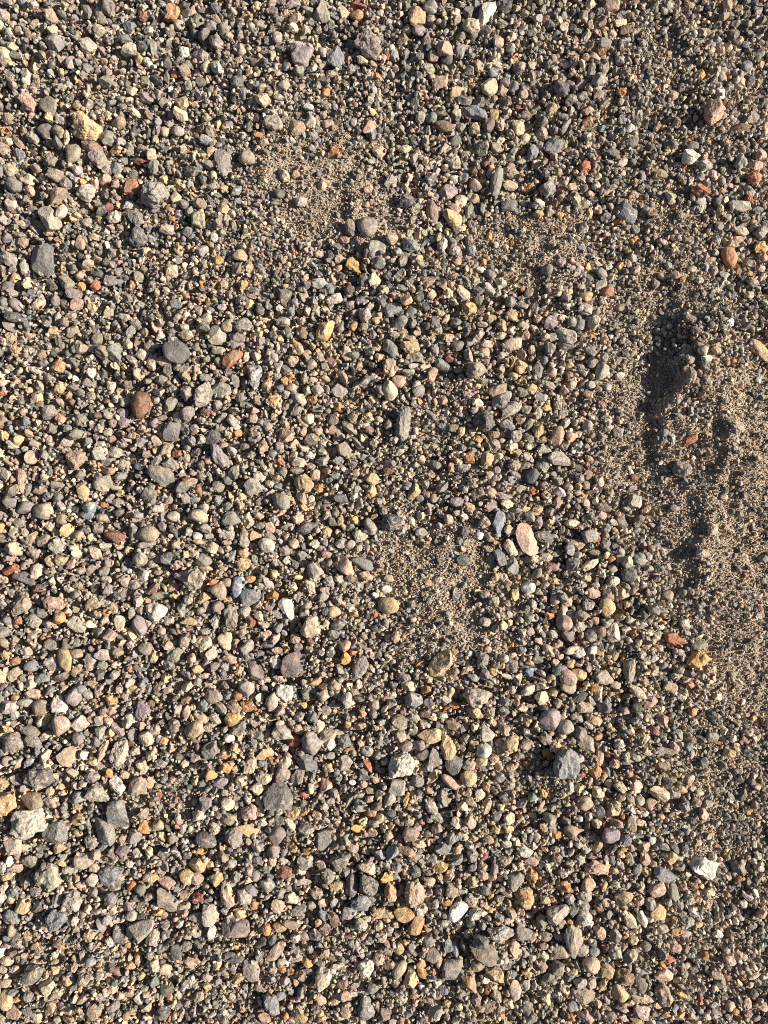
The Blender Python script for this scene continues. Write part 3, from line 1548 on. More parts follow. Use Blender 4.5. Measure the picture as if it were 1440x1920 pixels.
755 980 120 100 160 y l
530 1050 65 70 110 w a
860 1100 130 100 10 s a ; grey angular pebble with brown side
755 1240 60 90 110 y t
60 1265 120 50 10 O o
1245 1095 70 120 100 Y o ; bright yellow upright pebble
1205 1240 70 90 100 n o
1350 975 75 70 20 y r ; smooth golden cream round pebble
1355 1060 70 75 0 g r
1410 1010 60 60 20 y r
1150 1180 90 110 20 e l
995 100 95 95 0 s r ; round greenish grey pebble
1080 80 60 65 0 b r ; small round dark blue pebble
1070 165 60 90 90 k o
985 30 90 60 160 Y a ; small bright orange slab near a white dot
1140 55 35 40 0 w r
940 155 60 55 0 n t
1000 205 85 80 20 p a
830 170 80 60 20 Y l
750 300 60 60 0 e l
950 330 100 90 110 c l
1020 400 110 120 30 s q ; chunky grey tan block
1040 460 90 100 20 w l
805 350 80 90 100 c a
865 340 45 65 90 k o
1085 380 60 110 90 k o
1230 400 60 50 20 c t
1310 515 80 95 100 k r
1400 540 75 110 90 k l
1170 505 100 30 160 Y o ; thin tan splinter lying across grey pebbles
1145 600 120 110 120 s a
1020 640 90 80 20 t l
1100 725 50 60 90 b o
995 760 100 120 100 n a ; pinkish brown block
1205 745 60 45 0 w o
840 840 60 75 90 R r ; small vivid red pebble near a charcoal one
800 810 45 70 90 c o
780 870 70 40 10 k a
915 895 55 55 0 b r
1045 890 55 80 90 p o
1095 870 110 30 80 n o
1180 880 150 50 120 s o
1255 845 50 80 110 k o
935 1000 60 90 110 n a
800 700 100 120 20 p l
710 545 60 45 20 n o
1375 340 50 60 90 n a
1405 440 90 80 10 b l
1265 455 60 60 20 y o
1440 290 60 90 90 k a
20 560 100 70 150 p a
740 1130 70 60 20 e r
415 1190 60 60 20 c a
30 430 80 60 20 m a
20 740 60 60 0 y r
65 770 70 70 0 b a
1370 730 60 70 90 n o
835 910 60 70 0 d r
1250 20 60 60 0 k a
T 720 1280
1245 275 185 130 125 v o ; large mauve smooth pebble P 1155,285 1205,215 1270,192 1325,240 1320,290 1270,335 1195,360
1375 610 250 160 105 b l ; very large blue grey pitted cobble with a pale fragment below P 1290,600 1310,530 1380,495 1440,530 1470,620 1440,710 1370,725 1300,715 1270,670
1395 785 120 80 100 k a
220 135 140 120 20 b a ; big slate blue rounded pebble
370 415 160 130 20 y a ; bright golden tan angular pebble P 250,410 300,370 430,352 435,400 405,482 355,470
485 480 200 110 105 y l ; yellow craggy upright pebble P 440,400 490,375 535,420 548,520 500,560 450,575 425,500
535 620 170 140 120 G t ; smooth grey rounded triangular pebble P 465,620 490,560 600,540 575,640 545,708 500,680
510 740 190 95 35 n o ; pinkish brown curved pebble under a smooth grey one P 418,680 445,670 540,730 605,760 590,800 540,810 460,765
380 560 120 145 90 g t ; speckled grey triangular pebble P 375,475 410,530 435,600 380,632 325,610 345,540
290 540 90 120 90 D o
160 475 130 95 10 p r
130 620 200 180 30 w l ; large white crusty pebble P 30,620 80,560 180,530 210,590 230,640 170,700 80,720 50,680
95 790 125 125 0 k q ; grey square pebble with rounded corners
40 870 95 110 0 k r ; speckled pale rounded pebble
635 720 120 120 20 y r ; round yellow tan pebble with dark pits
640 615 90 110 60 t o
765 370 120 130 30 k a ; grey shiny faceted pebble
745 510 110 120 60 w o ; white smooth pebble with a beak like point
680 230 130 90 10 y l
700 110 190 150 20 k l ; large rough pinkish grey pebble with yellow flecks
520 320 140 80 30 t a
600 330 60 90 60 b a
900 350 120 90 50 t l
820 300 90 45 35 t o
800 220 80 80 10 p l
950 470 110 140 40 y l ; crumbly pale yellow pebble with several lobes
870 450 70 75 100 n o
670 450 90 50 10 y t
825 575 70 75 110 c l
730 590 90 110 50 c o
740 640 90 60 20 b l
1070 460 90 110 60 p a
1240 540 120 70 25 O a ; reddish orange angular pebble partly shaded
1290 480 110 110 50 y l ; crusty yellow speckled pebble
1220 420 120 100 10 p l
1360 335 110 120 60 k o ; pale grey mottled pebble beside a mauve one
1385 30 130 100 10 t r
1180 110 110 110 10 c a ; cream faceted pebble
1265 65 75 70 20 y a
1310 160 90 80 30 t l
1190 190 90 60 10 d r
1205 20 100 60 10 c l
1040 185 70 90 90 c o
1100 175 50 90 90 e o
505 75 95 50 115 y o ; tan leaf shaped pebble standing on edge
470 200 60 65 60 R t ; small coral red pebble
530 165 60 90 100 O o
460 130 80 90 110 k o
320 55 80 75 0 O r ; round rusty mottled pebble
345 140 90 85 20 d l
180 25 120 90 20 c l
225 265 90 90 0 k l ; pale round mottled pebble
310 315 85 65 20 k a
120 300 120 110 60 s a
320 235 90 70 10 m a
370 260 60 70 90 c o
440 255 90 45 10 w a
225 370 65 90 90 e o
20 430 60 60 0 b r
905 215 90 80 10 b l
455 860 110 150 20 p l ; knobbly mauve pebble
350 930 140 90 50 k o ; rounded grey white speckled oblong pebble
165 890 150 50 105 Y l ; thin bright golden curled shard
770 930 150 80 110 y a ; golden tan upright angular pebble P 705,930 780,865 808,880 805,940 760,1005 720,985
655 895 100 60 40 t o
720 840 90 80 100 c l
865 710 75 80 0 p r
850 1000 70 90 60 g o
650 1040 130 120 50 s t ; grey pyramid shaped pebble with dark edge P 590,1050 640,1000 700,1000 690,1100 620,1090
540 1050 90 90 110 c o
400 1010 110 60 40 k l
205 1140 130 100 10 t o ; smooth khaki pebble above a cream one
270 1205 120 70 10 c o
330 1140 90 60 160 e a
450 1240 150 90 10 b a ; blue grey angular pebble at the bottom of its cluster
400 1145 60 60 20 g a
915 1210 80 70 30 k o
785 1180 80 65 10 t o
670 1165 70 60 30 y a
1110 1000 75 75 40 y a ; tan angular pebble
1300 1140 90 60 0 O t ; bright orange triangular chip
1405 1110 100 120 90 t r
1415 1210 60 90 90 k a
1065 610 45 55 90 O a
1035 905 100 70 130 k l
1110 860 70 70 0 b r
920 890 60 60 0 p a
1200 840 60 50 20 Y l
1030 1015 50 50 0 n r
935 1100 75 60 20 y l
835 1100 70 70 0 y l
1085 1110 60 70 60 d a
1000 1195 60 60 0 c t
1205 1250 60 40 20 Y a
560 980 60 50 30 c a
1340 845 55 50 20 y o
255 990 55 60 90 b r
280 1045 45 50 90 r r
190 1040 90 80 20 t l
60 980 70 60 0 d r
40 1150 80 80 10 t r
100 200 60 60 0 g a
150 220 60 60 20 m l
510 1170 90 100 60 g l
640 1220 70 70 0 w l
1430 255 50 60 90 s r
1340 400 60 50 30 c o
950 775 80 60 20 k a
970 940 40 50 100 c o
260 740 90 110 120 g l
T 1080 1280
615 820 180 110 35 c a ; large pale yellow angular pebble P 525,790 570,755 625,770 692,830 680,880 645,893 590,855
455 785 100 95 30 c r ; rounded pale speckled pebble
65 905 135 110 5 t o ; smooth tan pebble with a pointed top
85 455 150 120 30 s a ; grey tan pebble with a notch
180 535 170 60 100 t o ; bent tan finger shaped pebble
145 670 100 95 130 O l ; rough orange tan pebble
30 100 150 80 150 D o ; smooth dark grey pebble
65 190 130 90 15 c a ; pale yellow white angular pebble
210 190 95 110 80 b a ; blue charcoal pebble
460 70 150 70 35 c o ; smooth cream oblong pebble with a ridge P 390,40 440,5 480,25 535,75 528,115 495,130 450,80
560 155 95 90 10 n q ; pinkish tan square pebble
710 35 100 80 20 n q
870 215 75 90 60 O l ; orange tan rounded rough pebble
650 275 120 80 55 n l ; peach pebble with a light tip
1060 105 75 55 10 c o ; small cream oval pebble in fine grit
1025 410 100 75 10 e o ; dark greenish smooth pebble
940 430 100 60 30 d a
1180 415 60 60 30 w a
1150 530 60 90 100 y o
365 215 90 60 140 k o
135 280 120 80 30 y l
25 265 90 80 20 b a
30 370 100 100 130 g a ; grey cracked angular pebble
95 320 90 60 50 k o
175 400 65 90 90 O a
265 350 70 55 20 y l
330 455 95 80 20 k l
245 540 50 70 80 r a
310 545 120 50 60 t o
420 365 50 60 90 c a
490 370 70 35 170 O a
530 415 55 50 20 c q
540 525 80 45 20 y o
385 590 100 45 170 g o
450 555 80 60 50 s o
295 610 80 80 20 n l
400 690 60 65 100 R a ; small bright red pebble
40 690 60 55 0 r r
30 570 60 60 0 V r
640 620 90 140 100 m l
690 520 70 140 90 t o
740 480 70 80 110 n a
630 510 70 90 90 g o
780 390 100 70 50 e a
860 430 60 80 90 t a
875 520 120 45 120 k o
840 725 110 70 150 c o ; upright pale pebble leaning on grey ones
790 800 80 110 60 t o
680 760 80 70 10 D q ; dark square cut pebble
730 730 50 50 0 c a
740 840 90 90 30 p a
570 725 60 50 20 b a
810 930 90 100 20 g l
565 910 100 90 10 n r ; pinkish tan round pebble
480 885 75 75 0 p r
490 935 80 45 10 O a
520 985 60 50 30 w a
640 1000 60 45 10 y o
425 955 80 60 30 w a
415 880 110 50 60 k o
340 860 70 70 20 t o
165 820 110 90 30 k l
330 780 120 80 30 c l
250 750 60 60 20 c l
180 975 115 100 20 g a ; grey angular pebble
280 980 95 90 30 y a ; pale yellow hollowed pebble
310 910 60 60 90 y o
305 1065 100 75 10 n a ; reddish tan angular pebble
150 1055 90 80 50 c l
420 1055 140 75 85 s q ; grey green tall block
480 1045 55 80 90 c o
270 1130 150 120 10 v r ; big mauve grey rounded pebble P 188,1130 230,1085 300,1092 325,1130 310,1180 265,1200 210,1175
370 1190 115 80 130 b a ; blue black triangular pebble
165 1225 130 70 120 n a ; long dusky pink pebble
75 1240 90 80 10 k l
515 1245 100 90 90 t q ; tan square block
650 1240 120 80 20 e a
740 1240 110 80 40 d a
415 1240 60 50 10 n o
570 1185 60 55 0 w l
350 1260 90 40 160 Y o
960 980 90 80 120 n a
990 910 60 80 60 k o
1055 1055 65 55 10 b r ; small blue grey pebble in fine grit
900 900 80 70 20 m l
1250 840 110 80 130 d a
1290 960 60 70 60 Y l ; small golden crumbly pebble
1245 1010 60 45 20 e o
1290 370 80 90 20 k l
1010 250 90 90 40 d a
1205 300 90 60 20 t l
1330 265 50 40 150 Y o
1100 630 70 80 60 p a
960 600 70 80 20 d r
930 830 80 50 10 y r
1060 800 40 70 110 c o
990 1150 60 60 20 g a
860 1030 70 60 20 D a
480 250 60 60 0 k l
305 20 90 60 10 k a
800 110 50 60 90 w a
860 20 70 50 10 O o
1215 250 45 35 20 c o
920 1200 50 50 0 k a
15 1020 70 60 0 w r
10 1110 40 100 90 n o
15 1220 60 80 90 k o
20 790 70 90 60 y l
1150 260 35 40 90 c o
1110 360 60 60 60 c l
T 0 1600
1070 600 220 120 115 k a ; big smooth grey wedge P 945,570 1040,525 1120,505 1145,530 1110,600 1060,690 1020,705 985,640
1245 360 190 140 50 p a ; large dark mauve grey angular pebble P 1160,320 1200,262 1260,300 1320,380 1330,430 1280,450 1190,400
825 160 180 130 135 b l ; large mottled grey pebble
355 180 200 180 40 e l ; large mossy greenish tan pebble
550 350 140 140 10 k l ; round pale grey cracked pebble
410 500 180 150 150 b l ; large blue grey pebble
175 400 120 110 0 y q ; ochre squarish pebble
630 60 150 130 150 s a ; khaki angular pebble
240 910 170 130 150 d l ; dark grey rough pebble
45 1100 150 100 90 y o ; smooth golden tan pebble at the photo edge
265 1030 90 75 20 R a ; orange red block beside tan pebbles
125 1095 60 60 0 O l
120 650 120 90 100 g o ; dark green grey pebble
55 810 100 75 170 c o ; smooth cream pebble at the lower edge area
110 875 80 60 0 c o
85 350 90 70 10 y a
80 480 140 110 10 b l
255 700 110 50 145 t o
215 765 60 50 0 r l
235 830 90 40 140 k o
290 740 70 55 0 v o
415 880 75 65 10 y t
435 670 90 75 150 m l
670 620 90 90 20 y l
680 820 80 70 30 b r
740 830 40 35 0 R r ; tiny vivid red pebble
885 630 150 90 60 d a ; dark grey pebble with a brown end
820 665 80 55 70 k l
985 465 85 85 0 k r ; round white grey pebble beside a dark one
1065 475 100 60 150 d o
1180 450 100 70 150 Y a ; yellow brown angular pebble
1230 470 60 60 30 n a
1365 410 140 60 150 c a
1390 320 90 90 20 t a
1130 180 90 130 100 Y l ; bright orange white streaked upright pebble
1245 225 140 100 20 n q ; pale pink smooth pebble P 1180,175 1300,200 1320,240 1270,290 1225,270
985 240 75 75 0 R r ; coral pebble with a white side
1400 180 110 120 90 y r ; brown tan round pebble
1240 95 90 70 20 k q
1220 150 50 30 10 n q
1135 80 50 50 0 O a
970 85 60 70 90 w l
690 195 90 90 20 k o
715 110 60 90 100 c o
610 240 90 60 60 n o
545 235 90 60 20 c l
495 130 60 60 10 k l
765 50 50 60 90 k o
470 70 90 60 20 y a
230 60 120 90 20 e l
180 240 90 60 20 p a
430 340 130 80 110 g a
280 400 100 80 130 D a
270 290 110 90 20 p l
60 170 110 60 150 y l
130 110 100 70 20 n l
850 240 130 80 10 k l
690 290 90 80 20 p a
850 420 90 80 10 k l
895 360 70 50 0 e o
1030 330 80 70 30 d a
1150 640 130 90 110 k l ; pale rough pebble beside a dark hole
1320 740 120 90 80 d r ; dark grey green rounded pebble
1400 700 80 110 90 g l
1420 820 80 120 100 n o ; smooth pinkish cream pebble
1245 770 70 80 90 n t
1245 870 80 100 100 c r ; smooth pale yellow egg shaped pebble
1145 840 110 110 20 k l
1035 760 60 55 0 O r
985 835 75 60 20 Y l ; small golden pebble with a dark hollow
1060 920 60 60 0 y r
1010 930 90 70 140 k a
930 945 45 80 90 k o
965 1045 60 90 100 t o
1040 1110 150 70 80 c t ; long pale yellow white triangular chip P 1055,1035 1068,1100 1050,1178 1020,1140 998,1090
1115 1055 90 70 160 n q
1270 1075 60 50 100 O o
900 1070 75 70 0 c r
860 1150 110 80 160 g a
750 1080 60 90 100 k l
695 1195 110 120 20 t a ; tan upright pebble
520 1185 110 85 10 c q ; cream pebble with a pink stain
615 1095 100 60 150 k a
430 1060 150 70 140 k a
335 1050 60 55 0 c r
380 1170 100 90 50 n a
105 1190 120 110 50 n a ; pinkish grey folded pebble
270 1230 110 90 20 c l
200 1180 110 80 20 d l
975 1210 130 90 130 y a ; yellow tan angular pebble
800 1240 70 80 60 y l
1215 1200 110 100 30 D l ; very dark pebble beside a red shard
1265 1225 90 40 100 R t ; red shard against a very dark pebble
505 960 70 90 90 y o
510 860 50 50 90 O a
595 1025 45 40 10 Y a
620 950 100 90 20 s l
560 790 50 50 120 y o
750 920 80 70 20 k l
520 1250 120 60 10 y a
20 970 70 120 90 s l
120 940 60 50 10 y a
760 540 120 80 60 v a
925 500 60 30 150 c o
960 690 50 50 0 O l
210 1080 80 80 20 g l
1395 970 90 60 10 g a
T 360 1600
330 570 220 170 165 P a ; very large purple grey rough pebble P 220,540 260,480 330,485 425,520 430,600 380,650 250,640
445 880 180 130 85 k a ; large pinkish grey rounded slab P 375,850 400,800 480,810 505,880 495,970 430,970 380,920
1330 245 180 150 20 g l ; large mottled grey angular pebble P 1262,200 1290,165 1350,180 1415,245 1400,310 1340,335 1262,300
1320 105 145 110 10 n l ; pink and white rounded pebble
1200 240 180 100 100 P o ; dark mauve wrinkled upright pebble
1270 385 150 120 20 b l ; blue grey pebble under a mottled one
1095 245 80 110 90 y o ; yellow brown pebble with a dark hole
1180 460 110 110 10 b q ; light blue grey square pebble
980 465 110 75 75 b o ; pale blue grey pebble
1065 490 130 80 80 m o ; brown pear shaped pebble
1305 860 120 125 10 w l ; white rounded square pebble with a dark hollow
975 960 180 120 115 c l ; large yellowish white lumpy pebble P 920,950 945,870 1040,865 1048,930 1010,1000 960,1055 925,1030
865 820 75 95 100 Y o ; vivid orange upright pebble
925 755 45 40 0 R a
955 830 90 70 10 d a
1080 850 50 70 90 w o
690 140 95 120 100 r o ; dusky red oval pebble
560 240 100 120 90 g r ; smooth grey green teardrop pebble
480 170 75 80 0 b r
430 200 60 70 90 y t
455 280 120 90 30 b a
395 325 130 120 30 k l
850 70 110 120 90 k l
1110 60 170 110 150 d l ; large dark craggy pebble
570 110 75 50 0 e o
815 130 80 80 20 c l
830 215 130 50 5 s o
745 350 110 100 40 c a
650 400 100 120 110 n l
800 430 150 80 150 g l
665 550 80 110 80 y o ; smooth tan upright pebble
740 540 80 140 100 s o
605 640 140 80 110 d o ; dark grey curved pebble with a sunlit edge
625 740 170 90 140 t a
180 200 120 120 110 y a ; long cleft golden tan pebble
50 90 120 150 80 y a ; large yellow ochre rough pebble
30 190 100 130 80 t o ; tan rounded pebble below a yellow ochre one
40 330 90 110 100 r l ; dusky red block at a stone cluster
95 245 80 60 10 y a
135 90 60 60 0 y a
195 75 50 50 10 w a
260 320 200 110 70 n l ; long rough pink pebble
360 450 110 80 20 y l
130 450 160 110 110 k a ; pale grey angular upright pebble P 65,450 90,400 150,385 192,455 160,500 110,540
155 610 160 80 95 k a ; long white grey folded pebble
45 480 80 120 90 k l
40 680 110 70 10 g a
100 725 70 75 10 e q
180 750 130 50 120 g o
190 830 90 60 130 y o
10 800 70 130 90 n a
325 790 70 130 85 b o ; dark blue grey upright pebble beside a black gap
275 770 60 130 80 D a
340 940 70 110 70 y l
190 500 40 40 0 O r
465 395 70 60 120 O a
470 470 45 50 0 w l
690 60 90 60 20 k l
895 395 70 70 20 e r
940 300 110 90 20 p l
980 370 90 60 20 n l
860 270 60 70 20 y l
855 320 40 40 0 y r
1135 320 45 50 0 c r
1060 370 60 70 20 e l
920 620 110 90 20 d a
985 590 55 80 90 r o
775 640 90 80 140 k l
850 620 70 120 100 p o
1030 640 40 100 90 t o
945 520 55 60 0 n r
1265 540 100 80 20 k l ; pale speckled rounded pebble
1320 490 45 60 90 c o
1415 450 80 150 90 y l ; yellow green speckled pebble at a column of stones
1240 470 50 50 0 n r
1400 790 90 100 20 n l ; pinkish rough pebble
1215 610 40 50 0 c r
1290 620 50 60 60 n t
1130 970 90 95 20 m a ; brown angular pebble
1215 990 80 50 150 p q
1150 1075 95 90 20 n r
1075 1110 90 60 150 y o
955 1100 75 110 100 n o
1210 1060 40 70 90 k o
1300 1170 200 120 95 b l ; large dark blue grey rough pebble P 1250,1120 1290,1065 1340,1100 1370,1180 1350,1260 1280,1270 1245,1200
1170 1180 110 110 30 t a
1100 1210 110 80 20 k l
805 1220 130 110 20 y a ; tan rounded angular pebble
700 1225 55 60 0 O r
600 1140 160 110 80 b l ; grey mottled upright pebble
540 1240 110 80 20 n a
665 1075 80 70 20 b r
585 1050 60 70 20 O a
525 1010 110 55 10 t o
815 920 110 90 20 m l
885 890 50 90 100 g l
830 1150 60 60 30 c a
775 1100 40 80 90 n o
1355 1010 90 90 60 g a
395 1050 60 60 0 g t
600 870 80 60 10 s l
680 870 70 50 10 O o
670 815 90 60 150 k o
720 810 45 50 0 w q
720 755 70 40 10 w a
680 690 50 60 20 n a
330 700 55 50 20 Y l ; small bright yellow crumbly pebble
40 990 90 55 5 t o
120 930 90 70 20 n l
110 1000 80 60 10 y l
245 900 40 70 110 t o
50 1080 90 80 120 s a
595 950 70 70 110 b a
960 1200 60 60 20 y r
965 1250 90 50 140 y a
1000 750 70 80 20 s l
1055 790 40 90 90 y o
1120 800 60 50 10 b a
640 1010 40 60 100 p o
740 880 40 60 90 O o
890 1110 40 50 90 O a
T 720 1600
565 440 165 130 140 W a ; brilliant white rounded angular pebble P 482,460 510,400 560,370 615,375 643,410 590,470 545,518 500,495
760 750 220 180 20 S t ; large smooth khaki grey triangular slab P 642,700 700,660 800,650 830,690 865,830 780,835 690,780
870 615 210 120 12 k l ; large pale rough grey pebble P 765,575 850,550 950,562 975,610 930,680 840,680 800,625
1310 470 180 140 150 k a ; large pale greenish angular pebble P 1220,440 1280,395 1360,388 1405,430 1370,480 1290,555 1240,530
235 310 210 150 100 t l ; large cleft tan grey pebble P 155,300 180,215 260,208 310,290 280,370 225,428 165,370
235 550 150 120 110 O a ; rust orange angular pebble P 165,550 210,490 298,485 290,550 235,635 180,600
150 455 150 110 20 y a ; yellow cream rough pebble with an orange top
500 900 170 130 125 g a ; large grey rounded angular pebble P 420,930 470,830 560,820 580,850 540,940 470,985
120 870 150 90 130 s o ; smooth sandy grey pebble
200 950 140 110 150 y a ; large peach tan pebble P 140,960 190,890 260,920 265,970 170,1025
290 880 160 80 75 O a ; terracotta elongated pebble
650 960 170 110 60 s a ; brown grey pebble with an orange foot
840 905 140 100 15 y l ; yellow brown pebble with black pits
700 835 90 100 60 t o
925 830 120 90 150 d l ; black and white mottled pebble
980 715 120 110 120 n a ; pale pink blocky pebble
985 1030 170 90 80 k o ; greenish grey upright pebble with a pink base
1320 745 140 110 10 t r ; round brown pebble touching a large tan one
1410 650 180 240 90 s a ; very large tan pitted cobble P 1340,640 1380,560 1440,540 1480,600 1490,720 1440,785 1380,740
1365 1010 100 80 30 c a ; small white angular pebble with a shaded side
1215 1090 80 80 20 c t ; white pointed chip
990 195 150 120 140 g l ; round grey pebble with a notch
1115 175 100 110 10 O l ; orange crusty pebble
1070 340 150 150 20 y l ; large olive and orange pebble
1350 250 140 90 15 O l ; brown orange lumpy pebble
1395 340 90 80 10 b l
430 95 120 90 150 Y a ; golden orange leaning pebble
340 145 90 60 10 v a
350 215 90 70 10 y a ; yellow tan pebble like a broken tooth
240 140 90 90 20 d l
670 215 90 95 100 y a ; smooth golden tan pebble beside a small pink one
745 160 70 80 90 n o
630 160 60 60 0 n r
590 285 55 80 90 k o
660 110 60 80 60 b o
745 30 70 80 90 r o
810 175 60 70 60 n o
660 360 120 90 10 t l ; brownish tan rounded pebble
800 320 50 60 20 Y r ; small vivid yellow pebble
770 390 80 60 30 y a
860 395 80 60 150 y a
800 430 50 60 60 y o
285 430 110 90 150 k l ; pale grey mottled pebble
395 455 100 60 40 D a ; very dark small oval pebble
465 370 70 100 100 O o
390 380 70 60 120 k r
690 450 130 90 150 b l ; dark blue grey pebble beside a brilliant white one
30 180 80 130 80 Y l ; bright orange tan pebble at the cluster edge
50 290 110 140 20 n l ; pinkish rough angular pebble with orange spots
15 460 60 140 90 y l
100 100 90 90 10 g l
110 40 80 60 20 t l
30 90 90 80 20 k l
230 30 110 60 160 s o
350 40 100 60 150 g o
460 5 110 40 0 g a
90 180 60 80 90 g a
855 515 55 50 0 O r
940 500 60 100 85 k o
1010 500 90 60 10 c l ; cream pebble in shade
1035 540 80 60 10 t a
1095 470 70 50 20 v a
1045 600 120 110 30 g q ; dark grey pebble with a sunlit corner
1125 630 70 80 50 n a
1210 625 120 80 20 m a
1130 525 50 50 0 Y a
1200 700 80 60 10 n l
1055 740 80 90 90 g a
1115 780 70 60 10 n a
1200 770 90 70 20 c l
1185 840 100 80 20 n l
1090 895 100 80 150 y a ; yellow pinkish angular pebble
1035 830 70 80 60 g a
480 690 120 80 95 b a ; dark blue grey faceted pebble
540 710 130 60 95 b a
600 700 110 60 75 m o ; dark brown slender pebble
320 660 110 90 150 g a
115 720 110 70 110 y a
160 670 50 60 80 y o
40 840 100 90 20 m a
80 970 90 60 130 k a
240 1065 90 50 165 O a ; red orange flat pebble
445 1030 90 80 20 b l
520 1040 80 60 100 g o
575 1060 90 70 20 g l
360 940 50 70 90 w o
400 980 60 70 110 w l
755 950 75 75 0 w l ; white pink speckled round pebble
775 1030 40 50 0 R o
470 1135 65 75 60 y a
720 1160 70 90 60 t o
795 1150 80 110 80 m l
935 1130 90 80 20 c l
1060 985 80 90 20 k l
1065 1165 110 80 120 g a
1095 1240 120 90 150 g a
1410 1150 80 80 20 g r
1390 1240 80 90 60 O a
1385 920 110 100 120 d a
1430 880 60 100 60 c l
1290 950 60 90 60 g a
1230 105 90 50 60 c l
1105 50 80 110 100 n o
1300 40 90 80 160 t l
1395 80 90 80 10 k l
1345 155 80 80 10 k l
1410 120 50 50 0 y a
1150 40 50 60 70 d o
1030 95 60 60 20 n l
920 300 60 80 100 p o
1210 350 80 60 10 c l
1260 350 40 50 60 R o
1400 515 50 40 30 Y o
1340 535 80 60 150 t a
760 1250 120 60 10 y a
880 1230 60 60 60 O a
560 1150 60 60 90 c l
1380 1075 35 35 0 Y a
490 600 40 40 0 R a
T 1080 1600
960 120 260 120 40 w l ; very large white and black crusty pebble P 810,40 870,20 1000,60 1060,90 1072,160 1035,225 985,190 900,120 830,80
165 110 190 130 170 n l ; large cream pink curved pebble P 75,90 130,50 230,50 265,110 240,165 195,160 110,160 60,150
95 240 110 110 20 n r ; round salmon pink pebble
285 140 70 70 10 y a
660 920 180 110 25 n a ; large pinkish cream angular pebble P 585,920 620,880 690,875 750,930 740,985 680,990 625,950
655 1060 160 120 70 s l ; large tan pebble with a black spot
490 960 170 90 85 g o ; dark blue grey slab standing upright
495 1085 170 80 5 c o ; cream curved pebble under a dark slab
325 1050 130 120 10 y r ; large round buff lumpy pebble
365 930 140 120 10 u l ; dark brown rounded pebble
240 890 110 100 40 Y a ; bright yellow white angular pebble
200 990 110 60 110 y l
115 840 135 120 10 n r ; large round pinkish speckled pebble
70 1070 130 140 110 s a ; large sandy grey slab like pebble
35 970 80 100 70 k o
110 970 100 90 60 s l
35 725 90 110 100 k o ; smooth grey speckled pebble
10 630 60 140 90 c a
135 740 95 85 10 b r ; round blue green grey pebble
125 670 60 60 0 g r
180 590 110 80 70 t o
300 620 110 100 110 v a
290 740 120 100 80 k l ; large rough grey pebble
360 320 160 110 150 y a ; smooth khaki tan wedge pebble P 295,320 330,275 445,305 430,330 375,355 335,400 320,370
400 500 150 80 60 c o ; long cream pebble with a split
500 275 120 75 85 c t ; cream teardrop pebble P 470,290 490,215 530,260 545,310 510,330 475,320
475 360 90 70 100 n o
500 490 160 75 75 w o ; long white upright pebble P 455,440 480,410 515,450 542,520 540,555 510,577 480,540
620 280 140 130 100 n a ; large pinkish cream rough pebble
625 430 120 120 10 y q ; pale yellow blocky pebble
735 280 150 90 90 g t ; dark grey upright triangular pebble P 695,290 725,208 760,250 782,320 740,355 700,330
660 140 170 120 20 b a ; big dark blue grey faceted pebble P 580,190 610,100 660,90 700,130 755,195 680,210
765 110 110 80 160 d a ; small dark triangular pebble
820 150 100 70 10 c l
700 30 120 100 20 y o ; khaki smooth pebble
775 20 60 70 90 d a
520 40 120 75 90 n o ; smooth peach brown upright pebble
580 80 60 50 0 y r
530 135 75 80 0 y l
460 130 140 65 95 g o ; mottled grey stick shaped pebble
405 50 130 55 75 g o
335 85 120 50 65 k o
270 45 90 50 70 b o
340 15 60 50 20 Y r
125 15 110 60 5 m o
30 40 90 80 60 k l
210 240 110 50 110 O l
305 230 70 40 40 w o
70 320 120 90 10 k l
50 400 100 90 20 g l
60 490 110 110 20 w l ; large rough pale grey pebble
230 370 90 60 20 y l
165 410 70 50 20 r l
415 380 60 50 60 g a
770 380 100 90 20 g l
880 430 80 80 20 w a ; small white angular pebble with a pink spot
850 340 90 100 110 k l
880 240 80 60 20 r l ; brownish pink crumbly pebble
800 260 60 70 90 n l
990 290 60 70 60 c l
915 350 70 55 150 y l
920 530 50 70 90 y o
750 590 50 80 100 Y o ; small bright yellow oblong pebble
820 600 55 90 90 k o
640 560 120 80 10 d l
840 510 110 80 10 g l
1065 605 60 75 90 w o ; glassy white oval pebble
1150 600 80 50 150 m t
1240 195 65 50 10 O a
1370 200 60 50 130 e a
1290 320 110 60 40 k a
1350 300 90 40 60 w o
1400 450 80 90 60 n l
1255 380 60 60 60 w o
700 790 95 65 10 R l ; small brick red rough pebble
670 840 90 60 30 O a ; peach orange pebble under a red one
520 700 90 70 150 g o
430 650 80 90 20 y l
560 620 60 60 60 k l
365 625 40 50 60 O o
350 710 60 80 60 p l
485 775 45 60 60 c o
665 625 45 45 0 w a
740 700 110 80 20 n l
725 655 70 50 30 k l
830 840 50 70 80 c o
785 840 55 55 0 b r
965 765 65 65 0 O r ; small round dark amber pebble
1055 920 60 110 100 t o ; tan brown upright pebble
1130 930 50 80 110 r o
1085 975 100 70 150 e o ; pale green flat pebble beside a tan one
1050 1000 80 50 160 c o
1225 970 60 60 110 c t
1320 1050 70 80 20 D r ; small round very dark green grey pebble
1160 1150 75 75 0 n r ; small round translucent pink pebble
1195 1190 60 50 130 Y o
1285 1130 90 80 140 n l
1385 1150 120 90 10 n l ; large pink crusty pebble near the corner
985 1220 65 75 90 c r ; smooth round pale yellow pebble
1040 1140 45 50 60 W a ; tiny brilliant white chip
780 1055 100 50 20 Y l ; bright yellow pebble at the grit edge
600 1140 80 60 10 y l
400 1130 50 75 60 y q
170 1130 60 60 0 y a
505 1190 140 100 20 k l
460 1260 110 50 20 y o
340 1160 110 90 10 s l
340 1230 110 60 10 n l
